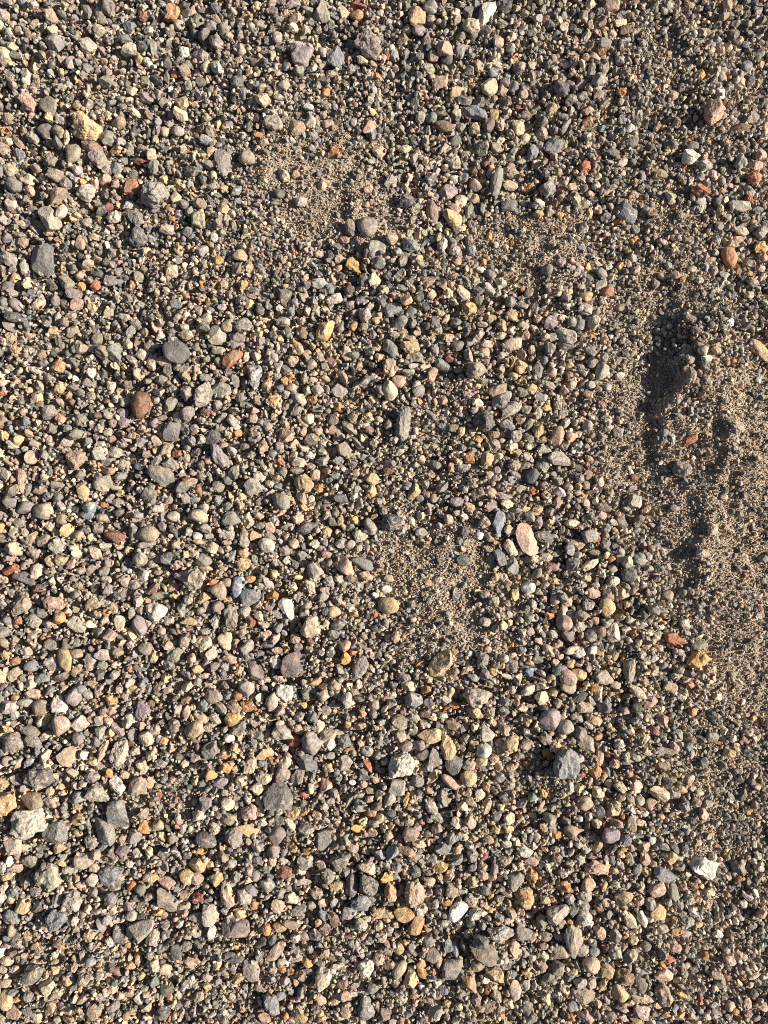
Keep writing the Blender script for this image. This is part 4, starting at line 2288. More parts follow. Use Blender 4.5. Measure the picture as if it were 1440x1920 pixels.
235 1220 70 130 60 g o
90 1230 120 90 20 n l
30 1210 50 80 110 w o
540 890 40 80 80 w o
460 870 50 50 20 k l
885 870 70 60 10 g l
1140 790 120 100 40 k l ; rough pinkish grey crusty pebble with a dark core
1220 760 90 90 20 n l
1340 920 100 40 150 c o
830 1090 60 60 60 c a
1230 1240 60 60 60 O l
1350 1240 60 70 60 g r
870 1220 50 60 60 n a
1030 30 70 80 60 c l
1220 110 120 100 20 g l
1330 60 80 60 20 w l
1370 110 90 70 20 t l
"""

rng = np.random.default_rng(11)
random.seed(11)

# real-world (linear) surface colours of the kinds of stone
COL = {
 'w': (.62, .58, .49), 'W': (.88, .855, .80), 'c': (.56, .455, .32), 'k': (.40, .355, .295), 'g': (.235, .213, .188),
 'e': (.24, .228, .178), 'G': (.195, .188, .178), 'D': (.095, .093, .090), 'd': (.11, .106, .10), 'b': (.205, .213, .222),
 'B': (.20, .24, .30), 'p': (.275, .225, .20), 'v': (.265, .222, .222), 'V': (.47, .42, .45), 'P': (.13, .10, .105),
 'm': (.22, .15, .11), 'u': (.17, .085, .045), 'n': (.50, .335, .25), 't': (.375, .285, .195), 's': (.335, .28, .208),
 'S': (.25, .215, .16), 'y': (.51, .37, .20), 'Y': (.60, .36, .12), 'O': (.46, .22, .085), 'R': (.40, .14, .065),
 'r': (.25, .09, .065), 'M': (.13, .055, .05)}
FILL_KEYS = 'gkdbctsynepwORvmGDr'
FILL_W = np.array([.19, .17, .12, .07, .10, .11, .12, .035, .03, .045, .04, .015, .010, .002, .025, .03, .045, .05, .003])
FILL_W = FILL_W / FILL_W.sum()


def parse():
    out = []
    ox = oy = 0
    for ln in CATALOGUE.splitlines():
        ln = ln.strip()
        if not ln:
            continue
        if ln[0] == 'T':
            _, ox, oy = ln.split()
            ox, oy = int(ox), int(oy)
            continue
        a, _, d = ln.partition(';')
        d, _, P = d.partition(' P ')
        f = a.split()
        u, v, w, h, ang = [int(q) for q in f[:5]]
        if w < 20:
            continue
        poly = [tuple(map(float, q.split(','))) for q in P.split()] if P else None
        if poly:
            poly = [(ox + x / 4, oy + y / 4) for x, y in poly]
        out.append(dict(u=ox + u / 4, v=oy + v / 4, a=w / 8, b=h / 8, ang=math.radians(ang), c=f[5], f=f[6],
                        d=d.strip(), poly=poly, area=w * h / 16))
    # drop entries written down twice where two sheets meet
    out.sort(key=lambda s: -s['area'])
    keep = []
    for s in out:
        if all((s['u'] - k['u']) ** 2 + (s['v'] - k['v']) ** 2 > (0.45 * (min(s['a'], s['b']) + min(k['a'], k['b']))) ** 2 for k in keep):
            keep.append(s)
    return keep


STONES = parse()

# ------------------------------------------------------------------ relief of the bed and how sandy it is
RIDGES = [  # crest as (v, u) pairs, height, width of the steep side to the left, of the gentle side to the right
 ([(540, 1328, .15), (600, 1303, .6), (650, 1293, .9), (710, 1288, 1.0), (760, 1262, .78), (800, 1247, .5), (850, 1243, .42), (900, 1266, .2), (950, 1290, .1)], 36, 20, 120),
 ([(780, 1352), (830, 1350), (870, 1356)], 17, 14, 30),
 ([(835, 1396), (880, 1392), (925, 1396)], 14, 14, 36),
 ([(950, 1324), (1010, 1322), (1090, 1312)], 13, 14, 60),
 ([(370, 672), (430, 662), (470, 690)], 14, 16, 50),
 ([(340, 1222), (420, 1226), (470, 1222)], 9, 16, 50),
 ([(0, 1222), (60, 1300), (200, 1322)], 9, 16, 40),
 ([(560, 740), (720, 735), (800, 745)], 7, 30, 60),
 ([(1150, 1060), (1300, 1065), (1450, 1050)], 8, 30, 60),
 ([(1380, 700), (1500, 690)], 8, 30, 60),
 ([(1180, 840), (1290, 830)], 7, 40, 60),
]
SANDY = [(585, 320, 150, 100, 1), (640, 410, 160, 100, .95), (470, 520, 110, 60, .6), (700, 200, 45, 60, .5), (965, 460, 160, 95, 1), (1240, 90, 100, 110, .75),
 (1265, 380, 110, 90, .8), (1240, 560, 150, 95, .9), (1170, 720, 90, 100, .8), (1400, 830, 140, 200, 1), (1340, 1000, 180, 180, 1),
 (1430, 1200, 170, 260, 1), (1220, 850, 130, 130, .95), (815, 1080, 175, 130, 1), (860, 1195, 160, 70, .9), (755, 990, 90, 110, .7),
 (835, 790, 110, 70, .6), (345, 1505, 60, 50, .85), (400, 1500, 50, 35, .8), (1000, 1470, 100, 70, .7), (1360, 1500, 140, 260, .75),
 (1410, 1760, 120, 200, .6), (130, 110, 200, 140, .35), (250, 470, 150, 120, .5), (470, 450, 90, 90, .65), (410, 1880, 110, 60, .7),
 (520, 150, 220, 140, .4), (800, 1895, 120, 40, .5), (640, 1770, 60, 50, .6), (180, 1790, 120, 70, .4), (1180, 450, 100, 80, .5),
 (1240, 720, 70, 120, .9), (640, 220, 90, 60, .5), (1270, 1300, 120, 120, .4)]


class Lattice:
    """smooth 2-D value noise on a lattice, for numpy arrays"""
    def __init__(self, seed):
        self.t = np.random.default_rng(seed).random((257, 257))

    def __call__(self, x, y):
        x = np.asarray(x, float) + 1000.0
        y = np.asarray(y, float) + 1000.0
        xi, yi = np.floor(x).astype(int), np.floor(y).astype(int)
        fx, fy = x - xi, y - yi
        fx, fy = fx * fx * (3 - 2 * fx), fy * fy * (3 - 2 * fy)
        xi, yi = xi % 256, yi % 256
        t = self.t
        return ((t[xi, yi] * (1 - fx) + t[xi + 1, yi] * fx) * (1 - fy) + (t[xi, yi + 1] * (1 - fx) + t[xi + 1, yi + 1] * fx) * fy) * 2 - 1


L1, L2, L3, L4, L5 = [Lattice(s) for s in (1, 2, 3, 4, 5)]


def sandy(u, v):
    u = np.asarray(u, float)
    v = np.asarray(v, float)
    wu = u + 40 * L1(u / 38, v / 38) + 14 * L3(u / 14, v / 14)
    wv = v + 40 * L2(u / 38, v / 38) + 14 * L4(u / 14, v / 14)
    f = np.zeros(np.broadcast(u, v).shape)
    for (cu, cv, ru, rv, s) in SANDY:
        f = np.maximum(f, s * np.exp(-np.power(((wu - cu) / ru) ** 2 + ((wv - cv) / rv) ** 2, 1.5)))
    lean = .24 * np.clip((u - 1080) / 200, 0, 1) + .17 * np.clip((700 - v) / 350, 0, 1) + .10 * np.clip((u - 650) / 250, 0, 1)
    return np.clip(np.maximum(f, lean) + 0.14 * L3(u / 60, v / 60), 0, 1)


def relief(u, v):
    """height of the bed in photo pixels"""
    u = np.asarray(u, float)
    v = np.asarray(v, float)
    z = 5.0 * L1(u / 150, v / 210) + 4.5 * L5(u / 48 + v / 420, v / 300) + 3.2 * L2(u / 62, v / 75) + 2.6 * L3(u / 30, v / 30) + 2.0 * (1 - .6 * sandy(u, v)) * L4(u / 17, v / 17)
    fs = sandy(u, v)
    z = z + fs * (3.4 * L4(u / 15, v / 15) + 1.8 * L5(u / 7.5, v / 7.5))
    wob = 10 * L4(u / 40, v / 40)
    for crest, h, wl_, wr_ in RIDGES:
        vs = np.array([p[0] for p in crest], float)
        us = np.array([p[1] for p in crest], float)
        hs = np.interp(v, vs, np.array([p[2] if len(p) > 2 else 1.0 for p in crest], float))
        cu = np.interp(v, vs, us) + 15 * L5(v / 17, v / 31) + wob * .9
        end = np.clip(1 - np.maximum(np.maximum(vs[0] - v, v - vs[-1]), 0) / 60, 0, 1)
        end = end * end * (3 - 2 * end)
        d = u - cu
        prof = np.where(d < 0, np.exp(-(d / wl_) ** 2), np.exp(-(d / wr_) ** 2))
        z = z + h * hs * end * prof * (0.85 + 0.2 * L2(u / 30, v / 30))
    # the hollow beside the big ridge
    z = z - 12 * np.exp(-((u - 1240) / 45) ** 2 - ((v - 700) / 80) ** 2)
    return z


def wx(u):
    return (u - W / 2) * S


def wy(v):
    return (H / 2 - v) * S


# ------------------------------------------------------------------ materials
def stone_material(name, source):
    m = bpy.data.materials.new(name)
    m.use_nodes = True
    nt = m.node_tree
    N, K = nt.nodes, nt.links
    for n in list(N):
        N.remove(n)

    def node(t, **kw):
        n = N.new(t)
        for k, v in kw.items():
            setattr(n, k, v)
        return n

    def math_(op, a, b=None, c=None, clamp=False):
        n = node('ShaderNodeMath', operation=op, use_clamp=clamp)
        for i, x in enumerate((a, b, c)):
            if x is None:
                continue
            if isinstance(x, (int, float)):
                n.inputs[i].default_value = x
            else:
                K.new(x, n.inputs[i])
        return n.outputs[0]

    def mix(fac, a, b, mode='MIX'):
        n = node('ShaderNodeMix', data_type='RGBA', blend_type=mode)
        for i, x in ((0, fac), (6, a), (7, b)):
            if isinstance(x, (int, float)):
                n.inputs[i].default_value = x
            elif isinstance(x, tuple):
                n.inputs[i].default_value = (*x, 1)
            else:
                K.new(x, n.inputs[i])
        return n.outputs[2]

    def step(x, lo, hi):
        n = node('ShaderNodeMapRange', interpolation_type='SMOOTHSTEP')
        K.new(x, n.inputs[0])
        n.inputs[1].default_value = lo
        n.inputs[2].default_value = hi
        return n.outputs[0]

    geo = node('ShaderNodeNewGeometry')
    info = node('ShaderNodeObjectInfo')
    if source == 'instance':
        ca = node('ShaderNodeAttribute', attribute_type='INSTANCER', attribute_name='tone')
        cb = node('ShaderNodeAttribute', attribute_type='INSTANCER', attribute_name='tone_b')
        cc = node('ShaderNodeAttribute', attribute_type='INSTANCER', attribute_name='wear')
    else:
        ca = node('ShaderNodeAttribute', attribute_type='OBJECT', attribute_name='tone')
        cb = node('ShaderNodeAttribute', attribute_type='OBJECT', attribute_name='tone_b')
        cc = node('ShaderNodeAttribute', attribute_type='OBJECT', attribute_name='wear')
    wear = node('ShaderNodeSeparateXYZ')      # x speckle, y patches of the second tone, z veins
    K.new(cc.outputs['Vector'], wear.inputs[0])
    off = node('ShaderNodeCombineXYZ')
    rnd = info.outputs['Random']
    K.new(math_('MULTIPLY', rnd, 37.0), off.inputs[0])
    K.new(math_('MULTIPLY', rnd, 91.0), off.inputs[1])
    K.new(math_('MULTIPLY', rnd, 53.0), off.inputs[2])
    pos = node('ShaderNodeVectorMath', operation='ADD')
    K.new(geo.outputs['Position'], pos.inputs[0])
    K.new(off.outputs[0], pos.inputs[1])
    P = pos.outputs[0]

    def noise(scale, detail=2.0, rough=.5, dist=0.0):
        n = node('ShaderNodeTexNoise')
        n.inputs['Scale'].default_value = scale
        n.inputs['Detail'].default_value = detail
        n.inputs['Roughness'].default_value = rough
        n.inputs['Distortion'].default_value = dist
        K.new(P, n.inputs['Vector'])
        return n.outputs['Fac']

    n_patch = noise(70, 3, .55, .6)
    n_mott = noise(260, 4, .65)
    n_speck = noise(800, 2, .6)
    n_dark = noise(620, 3, .6)
    n_dust = noise(150, 4, .6)
    base = mix(math_('MULTIPLY', step(n_patch, .46, .60), wear.outputs[1]), ca.outputs['Color'], cb.outputs['Color'])
    mott = math_('MULTIPLY_ADD', step(n_mott, .30, .70), .62, .70)
    col = mix(1.0, base, mott, 'MULTIPLY')
    # convert mott to a grey via a combine (the mix takes the value as grey)
    col = mix(math_('MULTIPLY', step(n_speck, .57, .68), wear.outputs[0]), col, (.60, .56, .48))
    col = mix(math_('MULTIPLY', step(n_dark, .58, .70), math_('MULTIPLY', wear.outputs[0], .9)), col, (.055, .05, .045))
    wav = node('ShaderNodeTexWave', wave_type='BANDS', bands_direction='DIAGONAL')
    wav.inputs['Scale'].default_value = 55
    wav.inputs['Distortion'].default_value = 7
    wav.inputs['Detail'].default_value = 2
    wav.inputs['Detail Scale'].default_value = 1.4
    K.new(P, wav.inputs['Vector'])
    col = mix(math_('MULTIPLY', step(wav.outputs['Fac'], .86, .98), wear.outputs[2]), col, (.55, .52, .46))
    # a film of dry silt that lies on the upper faces
    sep = node('ShaderNodeSeparateXYZ')
    K.new(geo.outputs['Normal'], sep.inputs[0])
    up = step(sep.outputs[2], .1, .9)
    dust = math_('MULTIPLY', math_('MULTIPLY', step(n_dust, .40, .66), up), .22)
    col = mix(dust, col, (.42, .345, .26))
    b = node('ShaderNodeBsdfPrincipled')
    K.new(col, b.inputs['Base Color'])
    K.new(math_('MULTIPLY_ADD', n_mott, .4, .52), b.inputs['Roughness'])
    b.inputs['Specular IOR Level'].default_value = .42
    hsum = math_('ADD', math_('MULTIPLY', n_mott, 1.0), math_('MULTIPLY', n_dark, .45))
    bump = node('ShaderNodeBump')
    bump.inputs['Strength'].default_value = 1.0
    bump.inputs['Distance'].default_value = .0016
    K.new(hsum, bump.inputs['Height'])
    K.new(bump.outputs[0], b.inputs['Normal'])
    out = node('ShaderNodeOutputMaterial')
    K.new(b.outputs[0], out.inputs[0])
    return m


def sand_material():
    m = bpy.data.materials.new('fine_grit')
    m.use_nodes = True
    nt = m.node_tree
    N, K = nt.nodes, nt.links
    b = N['Principled BSDF']
    geo = N.new('ShaderNodeNewGeometry')
    vor = N.new('ShaderNodeTexVoronoi')
    vor.inputs['Scale'].default_value = 420
    K.new(geo.outputs['Position'], vor.inputs['Vector'])
    ramp = N.new('ShaderNodeValToRGB')
    cr = ramp.color_ramp
    cr.interpolation = 'CONSTANT'
    tones = [(0, (.16, .13, .105)), (.10, (.32, .26, .195)), (.34, (.45, .365, .265)), (.60, (.36, .305, .235)), (.74, (.52, .42, .30)), (.90, (.56, .48, .36)), (.96, (.38, .21, .12))]
    cr.elements[0].position, cr.elements[0].color = 0, (*tones[0][1], 1)
    cr.elements[1].position, cr.elements[1].color = tones[1][0], (*tones[1][1], 1)
    for p, c in tones[2:]:
        e = cr.elements.new(p)
        e.color = (*c, 1)
    sepc = N.new('ShaderNodeSeparateColor')
    K.new(vor.outputs['Color'], sepc.inputs[0])
    K.new(sepc.outputs[0], ramp.inputs[0])
    n1 = N.new('ShaderNodeTexNoise')
    n1.inputs['Scale'].default_value = 900
    n1.inputs['Detail'].default_value = 3
    K.new(geo.outputs['Position'], n1.inputs['Vector'])
    mx = N.new('ShaderNodeMix')
    mx.data_type = 'RGBA'
    mx.inputs[0].default_value = .35
    mx.inputs[7].default_value = (.42, .34, .25, 1)
    K.new(ramp.outputs[0], mx.inputs[6])
    K.new(mx.outputs[2], b.inputs['Base Color'])
    b.inputs['Roughness'].default_value = .9
    b.inputs['Specular IOR Level'].default_value = .2
    ad = N.new('ShaderNodeMath')
    ad.operation = 'SUBTRACT'
    K.new(n1.outputs['Fac'], ad.inputs[0])
    K.new(vor.outputs['Distance'], ad.inputs[1])
    bump = N.new('ShaderNodeBump')
    bump.inputs['Strength'].default_value = 1
    bump.inputs['Distance'].default_value = .0018
    K.new(ad.outputs[0], bump.inputs['Height'])
    K.new(bump.outputs[0], b.inputs['Normal'])
    return m


M_STONE = stone_material('stone', 'object')
M_GRAIN = stone_material('stone_grain', 'instance')
M_SAND = sand_material()

# ------------------------------------------------------------------ rock shapes
import bmesh


def ico(sub):
    bm = bmesh.new()
    bmesh.ops.create_icosphere(bm, subdivisions=sub, radius=1)
    v = np.array([p.co[:] for p in bm.verts])
    f = np.array([[q.index for q in t.verts] for t in bm.faces])
    bm.free()
    return v, f


ICO = {k: ico(k) for k in (2, 3, 4, 5)}


def outline(form, r):
    """distance of the outline from the centre, at 72 directions, inside the unit circle"""
    th = np.linspace(0, 2 * math.pi, 73)[:-1]
    if form in 'atq':
        n = {'a': int(r.integers(5, 8)), 't': 3, 'q': 4}[form]
        a = np.arange(n) * 2 * math.pi / n + r.uniform(-.3, .3, n) * 2.2 / n + (math.pi / 4 if form == 'q' else r.uniform(0, 6))
        if form == 't':
            a = np.sort(np.concatenate([a, a + r.uniform(.28, .5, n)]))
        if form == 'q':
            a = np.sort(np.concatenate([a - .16, a + .16]))
        rr = r.uniform(.9, 1.06, len(a)) * (1.12 if form == 'q' else 1.08 if form == 't' else 1.03)
        pts = np.stack([np.cos(a) * rr, np.sin(a) * rr], 1)
        return radial(pts, th, 2)
    k = .07 if form == 'r' else .10 if form == 'o' else .17
    R = np.ones(72)
    for j, s in ((2, 1.0), (3, .9), (4, .6), (5, .5), (7, .3)):
        R += k * s * r.uniform(-1, 1) * np.cos(j * th + r.uniform(0, 6.3))
    return R


def radial(pts, th, soft=1):
    pts = np.asarray(pts)
    out = np.zeros(len(th))
    nxt = np.roll(pts, -1, 0)
    for i, t in enumerate(th):
        d = np.array([math.cos(t), math.sin(t)])
        best = 0
        for p, q in zip(pts, nxt):
            e = q - p
            den = d[0] * e[1] - d[1] * e[0]
            if abs(den) < 1e-9:
                continue
            s = (p[0] * e[1] - p[1] * e[0]) / den
            w = (p[0] * d[1] - p[1] * d[0]) / den
            if s > 0 and -1e-6 <= w <= 1 + 1e-6:
                best = max(best, s)
        out[i] = best if best > 0 else (out[i - 1] if i else .5)
    for _ in range(soft):
        out = (np.roll(out, 1) + out * 2 + np.roll(out, -1)) / 4
    return out


def rock(form, r, sub=3, R=None, flat=1.0, rough=1.0, table=False):
    """vertices of one stone in a unit box: outline in x/y, crown and belly in z"""
    v, f = ICO[sub]
    if R is None:
        R = outline(form, r)
    phi = np.arctan2(v[:, 1], v[:, 0]) % (2 * math.pi)
    Rp = np.interp(phi, np.linspace(0, 2 * math.pi, 73), np.append(R, R[0]))
    rho = np.sqrt(v[:, 0] ** 2 + v[:, 1] ** 2)
    p = {'r': 1.0, 'o': .95, 'l': .85, 'a': .78, 'q': .62, 't': .72}.get(form, .85)
    rho2 = rho ** p
    z = np.sign(v[:, 2]) * np.abs(v[:, 2]) ** (1.0 if form in 'ro' else .8)
    x = np.cos(phi) * rho2 * Rp
    y = np.sin(phi) * rho2 * Rp
    co = np.stack([x, y, z], 1)
    if table:                # a slab: one broad level face on top, only its rim chipped
        top = .42 + .16 * r.uniform(-1, 1) * co[:, 0] + .16 * r.uniform(-1, 1) * co[:, 1]
        co[:, 2] = np.minimum(co[:, 2], top)
    # facets: slice the body with tilted planes
    ncut = {'r': 8, 'o': 8, 'l': 9, 'a': 10, 'q': 8, 't': 9}[form]
    for _ in range(ncut):
        a = r.uniform(0, 2 * math.pi)
        el = r.uniform(.05, 1.35) * (1 if r.random() < .8 else -1)
        if table:
            el = .75 + .2 * abs(el)
        d = np.array([math.cos(a) * math.cos(el), math.sin(a) * math.cos(el), math.sin(el)])
        h = co @ d
        lim = h.max() * (r.uniform(.50, .84) if form in 'aqt' else r.uniform(.62, .9))
        over = np.maximum(h - lim, 0)
        co -= np.outer(over * (1.0 if form in 'aqt' else .88), d)
    o = Vector(r.uniform(-50, 50, 3))
    amp = {'r': .085, 'o': .095, 'l': .21, 'a': .10, 'q': .08, 't': .09}[form] * rough
    lump = np.empty(len(co))
    for i, c in enumerate(co):
        c = Vector(c)
        n = mnoise.noise(c * 1.7 + o) + .55 * mnoise.noise(c * 3.7 + o)
        if sub > 2:
            n += .35 * mnoise.noise(c * 8.0 + o)
            if form == 'l':
                n -= .9 * max(0.0, mnoise.noise(c * 5.5 - o) - .18)
        lump[i] = n
    nrm = co / np.maximum(np.linalg.norm(co, axis=1), 1e-6)[:, None]
    co = co + nrm * (amp * lump)[:, None]
    co[:, 2] *= flat
    return co, f


def mesh_from(name, co, f, mat, smooth=True):
    me = bpy.data.meshes.new(name)
    me.vertices.add(len(co))
    me.vertices.foreach_set('co', np.ascontiguousarray(co, dtype=np.float32).ravel())
    me.loops.add(len(f) * 3)
    me.loops.foreach_set('vertex_index', np.ascontiguousarray(f, dtype=np.int32).ravel())
    me.polygons.add(len(f))
    me.polygons.foreach_set('loop_start', np.arange(0, len(f) * 3, 3, dtype=np.int32))
    me.polygons.foreach_set('loop_total', np.full(len(f), 3, dtype=np.int32))
    me.update(calc_edges=True)
    me.polygons.foreach_set('use_smooth', np.full(len(f), smooth, dtype=bool))
    me.materials.append(mat)
    return me


# ------------------------------------------------------------------ the bed itself
def axis(lo, hi, stepn, far):
    a = np.arange(lo, hi + 1, stepn)
    outs = np.array([60, 160, 400, 1000, far])
    return np.concatenate([(lo - outs)[::-1], a, hi + outs])


def build_ground():
    us = axis(-330, 1770, 4.0, 9000)
    vs = axis(-330, 2250, 4.0, 9000)
    U, V = np.meshgrid(us, vs)
    Z = relief(U, V) - 15.0 * (1 - sandy(U, V)) - .5
    co = np.stack([wx(U), wy(V), Z * S], -1).reshape(-1, 3)
    nu, nv = len(us), len(vs)
    i = np.arange(nu * nv).reshape(nv, nu)
    q = np.stack([i[1:, :-1], i[1:, 1:], i[:-1, 1:], i[:-1, :-1]], -1).reshape(-1, 4)
    f = np.concatenate([q[:, [0, 1, 2]], q[:, [0, 2, 3]]])
    o = bpy.data.objects.new('ground', mesh_from('ground', co, f, M_SAND))
    o['kind'] = 'structure'
    coll.objects.link(o)


build_ground()

# ------------------------------------------------------------------ placing: how much free room every point has
MU, MV = 260, 260                      # margin round the photograph
GW, GH = int(W + 2 * MU), int(H + 2 * MV)
clear = np.full((GH, GW), 60.0, np.float32)
YY, XX = np.mgrid[0:GH, 0:GW].astype(np.float32)


def stamp(u, v, a, b, ang, reach):
    cu, cv = u + MU, v + MV
    R = max(a, b) + reach
    x0, x1 = max(0, int(cu - R)), min(GW, int(cu + R) + 2)
    y0, y1 = max(0, int(cv - R)), min(GH, int(cv + R) + 2)
    if x0 >= x1 or y0 >= y1:
        return
    X = XX[y0:y1, x0:x1] - cu
    Y = YY[y0:y1, x0:x1] - cv
    if a == b:
        d = np.sqrt(X * X + Y * Y) - a
    else:
        c, s = math.cos(ang), math.sin(ang)
        A = (X * c + Y * s) / a
        B = (-X * s + Y * c) / b
        d = (np.sqrt(A * A + B * B) - 1) * math.sqrt(a * b)
    sub = clear[y0:y1, x0:x1]
    np.minimum(sub, d, out=sub)


for s in STONES:
    s['fs'] = float(sandy(s['u'], s['v']))
    s['z0'] = float(relief(s['u'], s['v']))
    stamp(s['u'], s['v'], s['a'], s['b'], s['ang'], 16)

# the 300 stones that show largest, inside the frame
inside = [s for s in STONES if 2 < s['u'] < W - 2 and 2 < s['v'] < H - 2]
BIG = inside[:300]
big_ids = {id(s) for s in BIG}
REST = [s for s in STONES if id(s) not in big_ids]

# ------------------------------------------------------------------ labels
FORM_WORD = {'r': 'rounded', 'o': 'oval', 'l': 'rough', 'a': 'angular', 'q': 'blocky', 't': 'triangular'}
COL_WORD = {'w': 'white', 'W': 'bright white', 'c': 'cream', 'k': 'pale grey', 'g': 'grey', 'e': 'greenish grey', 'G': 'dark grey',
 'D': 'very dark grey', 'd': 'charcoal', 'b': 'blue grey', 'B': 'bluish', 'p': 'pinkish grey', 'v': 'mauve grey', 'V': 'lilac',
 'P': 'plum', 'm': 'brown', 'u': 'dark brown', 'n': 'pinkish tan', 't': 'tan', 's': 'sandy grey', 'S': 'khaki grey', 'y': 'yellow tan',
 'Y': 'golden', 'O': 'orange brown', 'R': 'orange red', 'r': 'red brown', 'M': 'maroon'}
MARKS = [  # unmistakable stones: photo position, short name
 (79, 487, 'slate grey five sided slab'), (289, 362, 'chunky olive grey pebble'), (564, 107, 'mauve grey wedge'), (690, 82, 'pitted mauve cobble'),
 (912, 23, 'long chalky white pebble'), (924, 161, 'faceted cream pebble'), (891, 211, 'long speckled blue grey pebble'), (1336, 207, 'pitted pink egg shaped cobble'),
 (1296, 291, 'white triangular pebble'), (1367, 484, 'orange egg shaped pebble'), (1174, 399, 'streaked dark blue oval'), (850, 411, 'sunlit yellow tan pebble'),
 (608, 620, 'sulphur yellow pebble'), (689, 425, 'round dark grey pebble'), (664, 499, 'yellow claw shaped pebble'), (265, 760, 'rust brown egg'), (321, 810, 'blue grey square block'),
 (330, 657, 'smooth dark rounded pebble'), (161, 240, 'split ochre pebble'), (249, 349, 'vivid orange red pebble'), (435, 670, 'terracotta triangle'), (730, 732, 'smooth cream oval'),
 (755, 792, 'gnarled grey stone'), (1044, 821, 'tan bean shaped stone'), (1280, 878, 'crusty grey ball in the hollow'), (987, 1010, 'peach pink flat pebble'),
 (825, 1246, 'golden brown cone'), (1263, 1199, 'dimpled orange red pebble'), (1311, 1236, 'golden orange rounded pebble'), (1140, 1140, 'pale tan smooth oblong'),
 (110, 1320, 'white angular chip'), (129, 1417, 'flat tan squared pebble'), (54, 1545, 'pale crystalline cobble'), (218, 1528, 'cracked dark grey pebble'),
 (520, 1490, 'charcoal triangle'), (692, 1437, 'deep red angular pebble'), (552, 1247, 'dark purple grey slab'), (18, 1068, 'glossy orange red pebble'),
 (217, 1007, 'dark red pitted oval'), (585, 1395, 'knobbly plum pebble'), (1064, 1432, 'blue grey cobble'), (1031, 1349, 'mauve smooth pebble'), (1233, 1485, 'pale yellow angular pebble'),
 (842, 1397, 'craggy yellow pebble'), (861, 1710, 'brilliant white pebble'), (910, 1787, 'khaki grey triangular slab'), (1320, 1630, 'white and black crusty pebble'),
 (442, 1742, 'purple grey rough pebble'), (268, 1750, 'smooth grey wedge'), (88, 1645, 'mossy green tan pebble'), (779, 1737, 'rust orange pebble'), (1245, 1830, 'pinkish cream angular pebble'),
 (583, 1124, 'bright white jagged pebble'), (679, 1056, 'dark lens shaped pebble'), (933, 984, 'blue grey spear'), (224, 1170, 'cream lozenge'), (1430, 660, 'buff stone cut by the frame')]
LARGE = 0


def label_for(s, used):
    d = s['d'].replace('cobble', 'pebble') if s['d'] else ''
    if not d:
        size = 'large ' if s['area'] > 1100 else 'mid sized '
        sl = 'elongated ' if max(s['a'], s['b']) > 1.7 * min(s['a'], s['b']) and s['f'] != 'o' else ''
        d = size + sl + FORM_WORD[s['f']] + ' ' + COL_WORD[s['c']] + ' pebble'
    cands = []
    for (mu, mv, name) in MARKS:
        du, dv = s['u'] - mu, s['v'] - mv
        dist = math.hypot(du, dv)
        if dist < 18:
            continue
        cands.append((dist, du, dv, name))
    cands.sort()
    opts = []
    for dist, du, dv, name in cands[:3]:
        if abs(du) > 2.2 * abs(dv):
            way = 'right of' if du > 0 else 'left of'
        elif abs(dv) > 2.2 * abs(du):
            way = 'below' if dv > 0 else 'above'
        else:
            way = ('below' if dv > 0 else 'above') + (' right of' if du > 0 else ' left of')
        near = 'just ' if dist < 62 else 'well ' if dist > 150 else ''
        opts.append(near + way + ' the ' + name)
    if d and len(d.split()) >= 4 and not opts:
        return d
    for o in opts:
        t = d + ', ' + o
        if len(t.split()) <= 16 and t not in used:
            return t
    dd = d.split()
    for o in opts:                      # shorten the look, keep the place
        short = ' '.join(dd[:dd.index('pebble') + 1]) if 'pebble' in dd else ' '.join(dd[:7])
        t = short + ', ' + o
        if len(t.split()) <= 16 and t not in used:
            return t
    return d


# ------------------------------------------------------------------ the 300 single pebbles
def jitter(c, r, k=.10):
    g = 1 + r.normal(0, k)
    return [float(np.clip(x * g * (1 + r.normal(0, k * .35)), .02, .9)) for x in c]


def second_tone(s, r):
    d = s['d']
    if 'white' in d and s['c'] not in 'wW':
        return COL['w'], .9
    if 'orange' in d and s['c'] not in 'OYR':
        return COL['O'], .8
    if 'black' in d and s['c'] in 'wykbe':
        return COL['d'], .9
    if 'pink' in d and s['c'] not in 'nv':
        return COL['n'], .8
    if s['c'] in 'gkbdGe':
        return COL['ksgtecd'[int(r.integers(7))]], float(r.uniform(.1, .8))
    return COL['tscmyk'[int(r.integers(6))]], float(r.uniform(0, .6))


def speckle(s, r):
    if any(w in s['d'] for w in ('smooth', 'glossy', 'glassy')):
        return .12
    if any(w in s['d'] for w in ('speckled', 'mottled', 'crystalline', 'specks', 'crust', 'pitted')):
        return .9
    return {'l': .7, 'r': .3, 'o': .35, 'a': .4, 'q': .35, 't': .4}[s['f']] * float(r.uniform(.6, 1.3))


